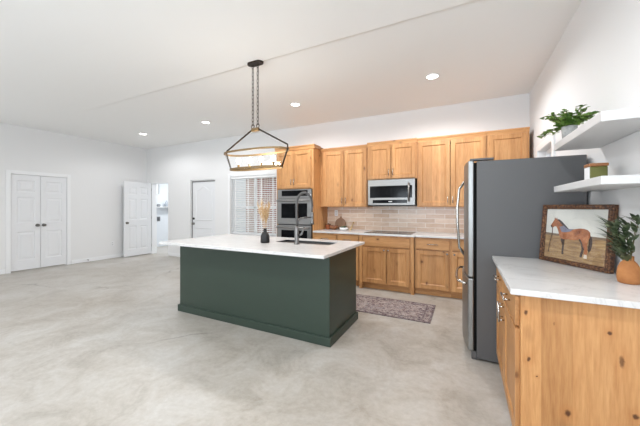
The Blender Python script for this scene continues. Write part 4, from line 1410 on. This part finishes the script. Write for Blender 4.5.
# ------------------------------------------------------------------ recessed ceiling lights
REC = [(-6.65, 4.10, 'farthest left'), (-4.62, 4.10, 'second from the left'), (-2.50, 4.05, 'just right of the chandelier chains'), (-0.38, 3.98, 'nearest the fridge and right wall')]
def recessed(x, y, lab):
    r_ = thing('recessed_light', lab, 'ceiling light', (x, y, ZC), 'recessed lights in the kitchen ceiling')
    MB().lathe([(0.088, ZC - 0.001), (0.088, ZC - 0.006), (0.070, ZC - 0.009), (0.068, ZC - 0.004)], x, y, 28).build('trim_ring', TRIM, r_)
    MB().lathe([(0.0001, ZC - 0.0042), (0.068, ZC - 0.004), (0.068, ZC - 0.002), (0.0001, ZC - 0.002)], x, y, 28).build('diffuser', DIFF, r_)
    l = bpy.data.lights.new('recessed_lamp', 'SPOT')
    l.energy, l.color, l.shadow_soft_size, l.spot_size, l.spot_blend = LAMP_POWER * (0.55 if x < -4 else 0.9 if x < -1 else 1.35), (0.99, 0.99, 1.0), 0.07, math.radians(168), 0.45
    o = bpy.data.objects.new('recessed_lamp', l)
    COL.objects.link(o)
    o.location = (x, y, ZC - 0.02)
REC += [(-4.62, 0.55, 'added out of view in the row nearest the viewer, at its left'), (-2.50, 0.55, 'added out of view in the middle of the row nearest the viewer'), (-0.38, 0.55, 'added out of view in the row nearest the viewer, at its right')]  # unseen row added to light the floor and end panel from above
for (x, y, s_) in REC:
    recessed(x, y, 'round white recessed ceiling light, ' + s_)

# ------------------------------------------------------------------ small things by the left wall and in the laundry room
dsx = MB().tube([(XL + 0.0145, 3.72, 0.055), (XL + 0.075, 3.72, 0.055)], 0.005, 8).tube([(XL + 0.075, 3.72, 0.055), (XL + 0.09, 3.72, 0.055)], 0.011, 8)
tag(dsx.build('door_stop', KNOBM), 'small metal door stop on the left baseboard beside the closet', 'door stop')
op = thing('wall_outlet', 'white outlet plate low on the left wall by the open door', 'outlet', (XL, 4.30, 0.38))
MB().box(XL + 0.0005, XL + 0.006, 4.265, 4.335, 0.32, 0.44).build('plate', TRIM, op, 0.002)
MB().box(XL + 0.006, XL + 0.0075, 4.285, 4.315, 0.34, 0.37).box(XL + 0.006, XL + 0.0075, 4.285, 4.315, 0.39, 0.42).build('sockets', SHELF, op)

ls = thing('laundry_shelf', 'white wall shelf inside the laundry room seen through the opening', 'shelf', (-9.3, 6.4, 1.36))
MB().box(-9.2995, -9.05, 5.95, 7.0, 1.33, 1.355).build('board', TRIM, ls)
for yy_ in (6.0, 6.62, 6.9):
    MB().prism([(-9.2995, 1.33), (-9.08, 1.33), (-9.2995, 1.17)], 'y', yy_ - 0.01, yy_ + 0.01).build('bracket', KNOBM, ls)
tag(MB().lathe([(0.05, 1.3555), (0.06, 1.40), (0.06, 1.44), (0.0001, 1.45)], -9.17, 6.17, 16).build('storage_jar', mat('jar_grey', (150, 154, 158), 0.5)), 'squat grey jar on the laundry room shelf', 'jar')
tag(MB().lathe([(0.045, 1.3555), (0.045, 1.50), (0.02, 1.54), (0.02, 1.57), (0.0001, 1.572)], -9.17, 6.46, 16).build('detergent_bottle', mat('bottle_pale', (176, 184, 192), 0.4)), 'pale tall bottle on the laundry room shelf', 'bottle')
tag(MB().box(-9.24, -9.12, 6.55, 6.64, 1.3555, 1.42).build('storage_box', mat('box_dark', (96, 100, 106), 0.6)), 'small dark box at the end of the laundry room shelf', 'box')
wb = thing('washer_outlet_box', 'grey washer outlet box set in the laundry room wall', 'outlet box', (-9.3, 6.24, 0.94))
MB().box(-9.2995, -9.285, 6.18, 6.31, 0.86, 1.02).build('frame', mat('box_grey', (150, 152, 156), 0.5), wb)
MB().box(-9.2848, -9.28, 6.20, 6.29, 0.88, 1.0).build('recess', mat('recess_grey', (86, 88, 92), 0.6), wb)
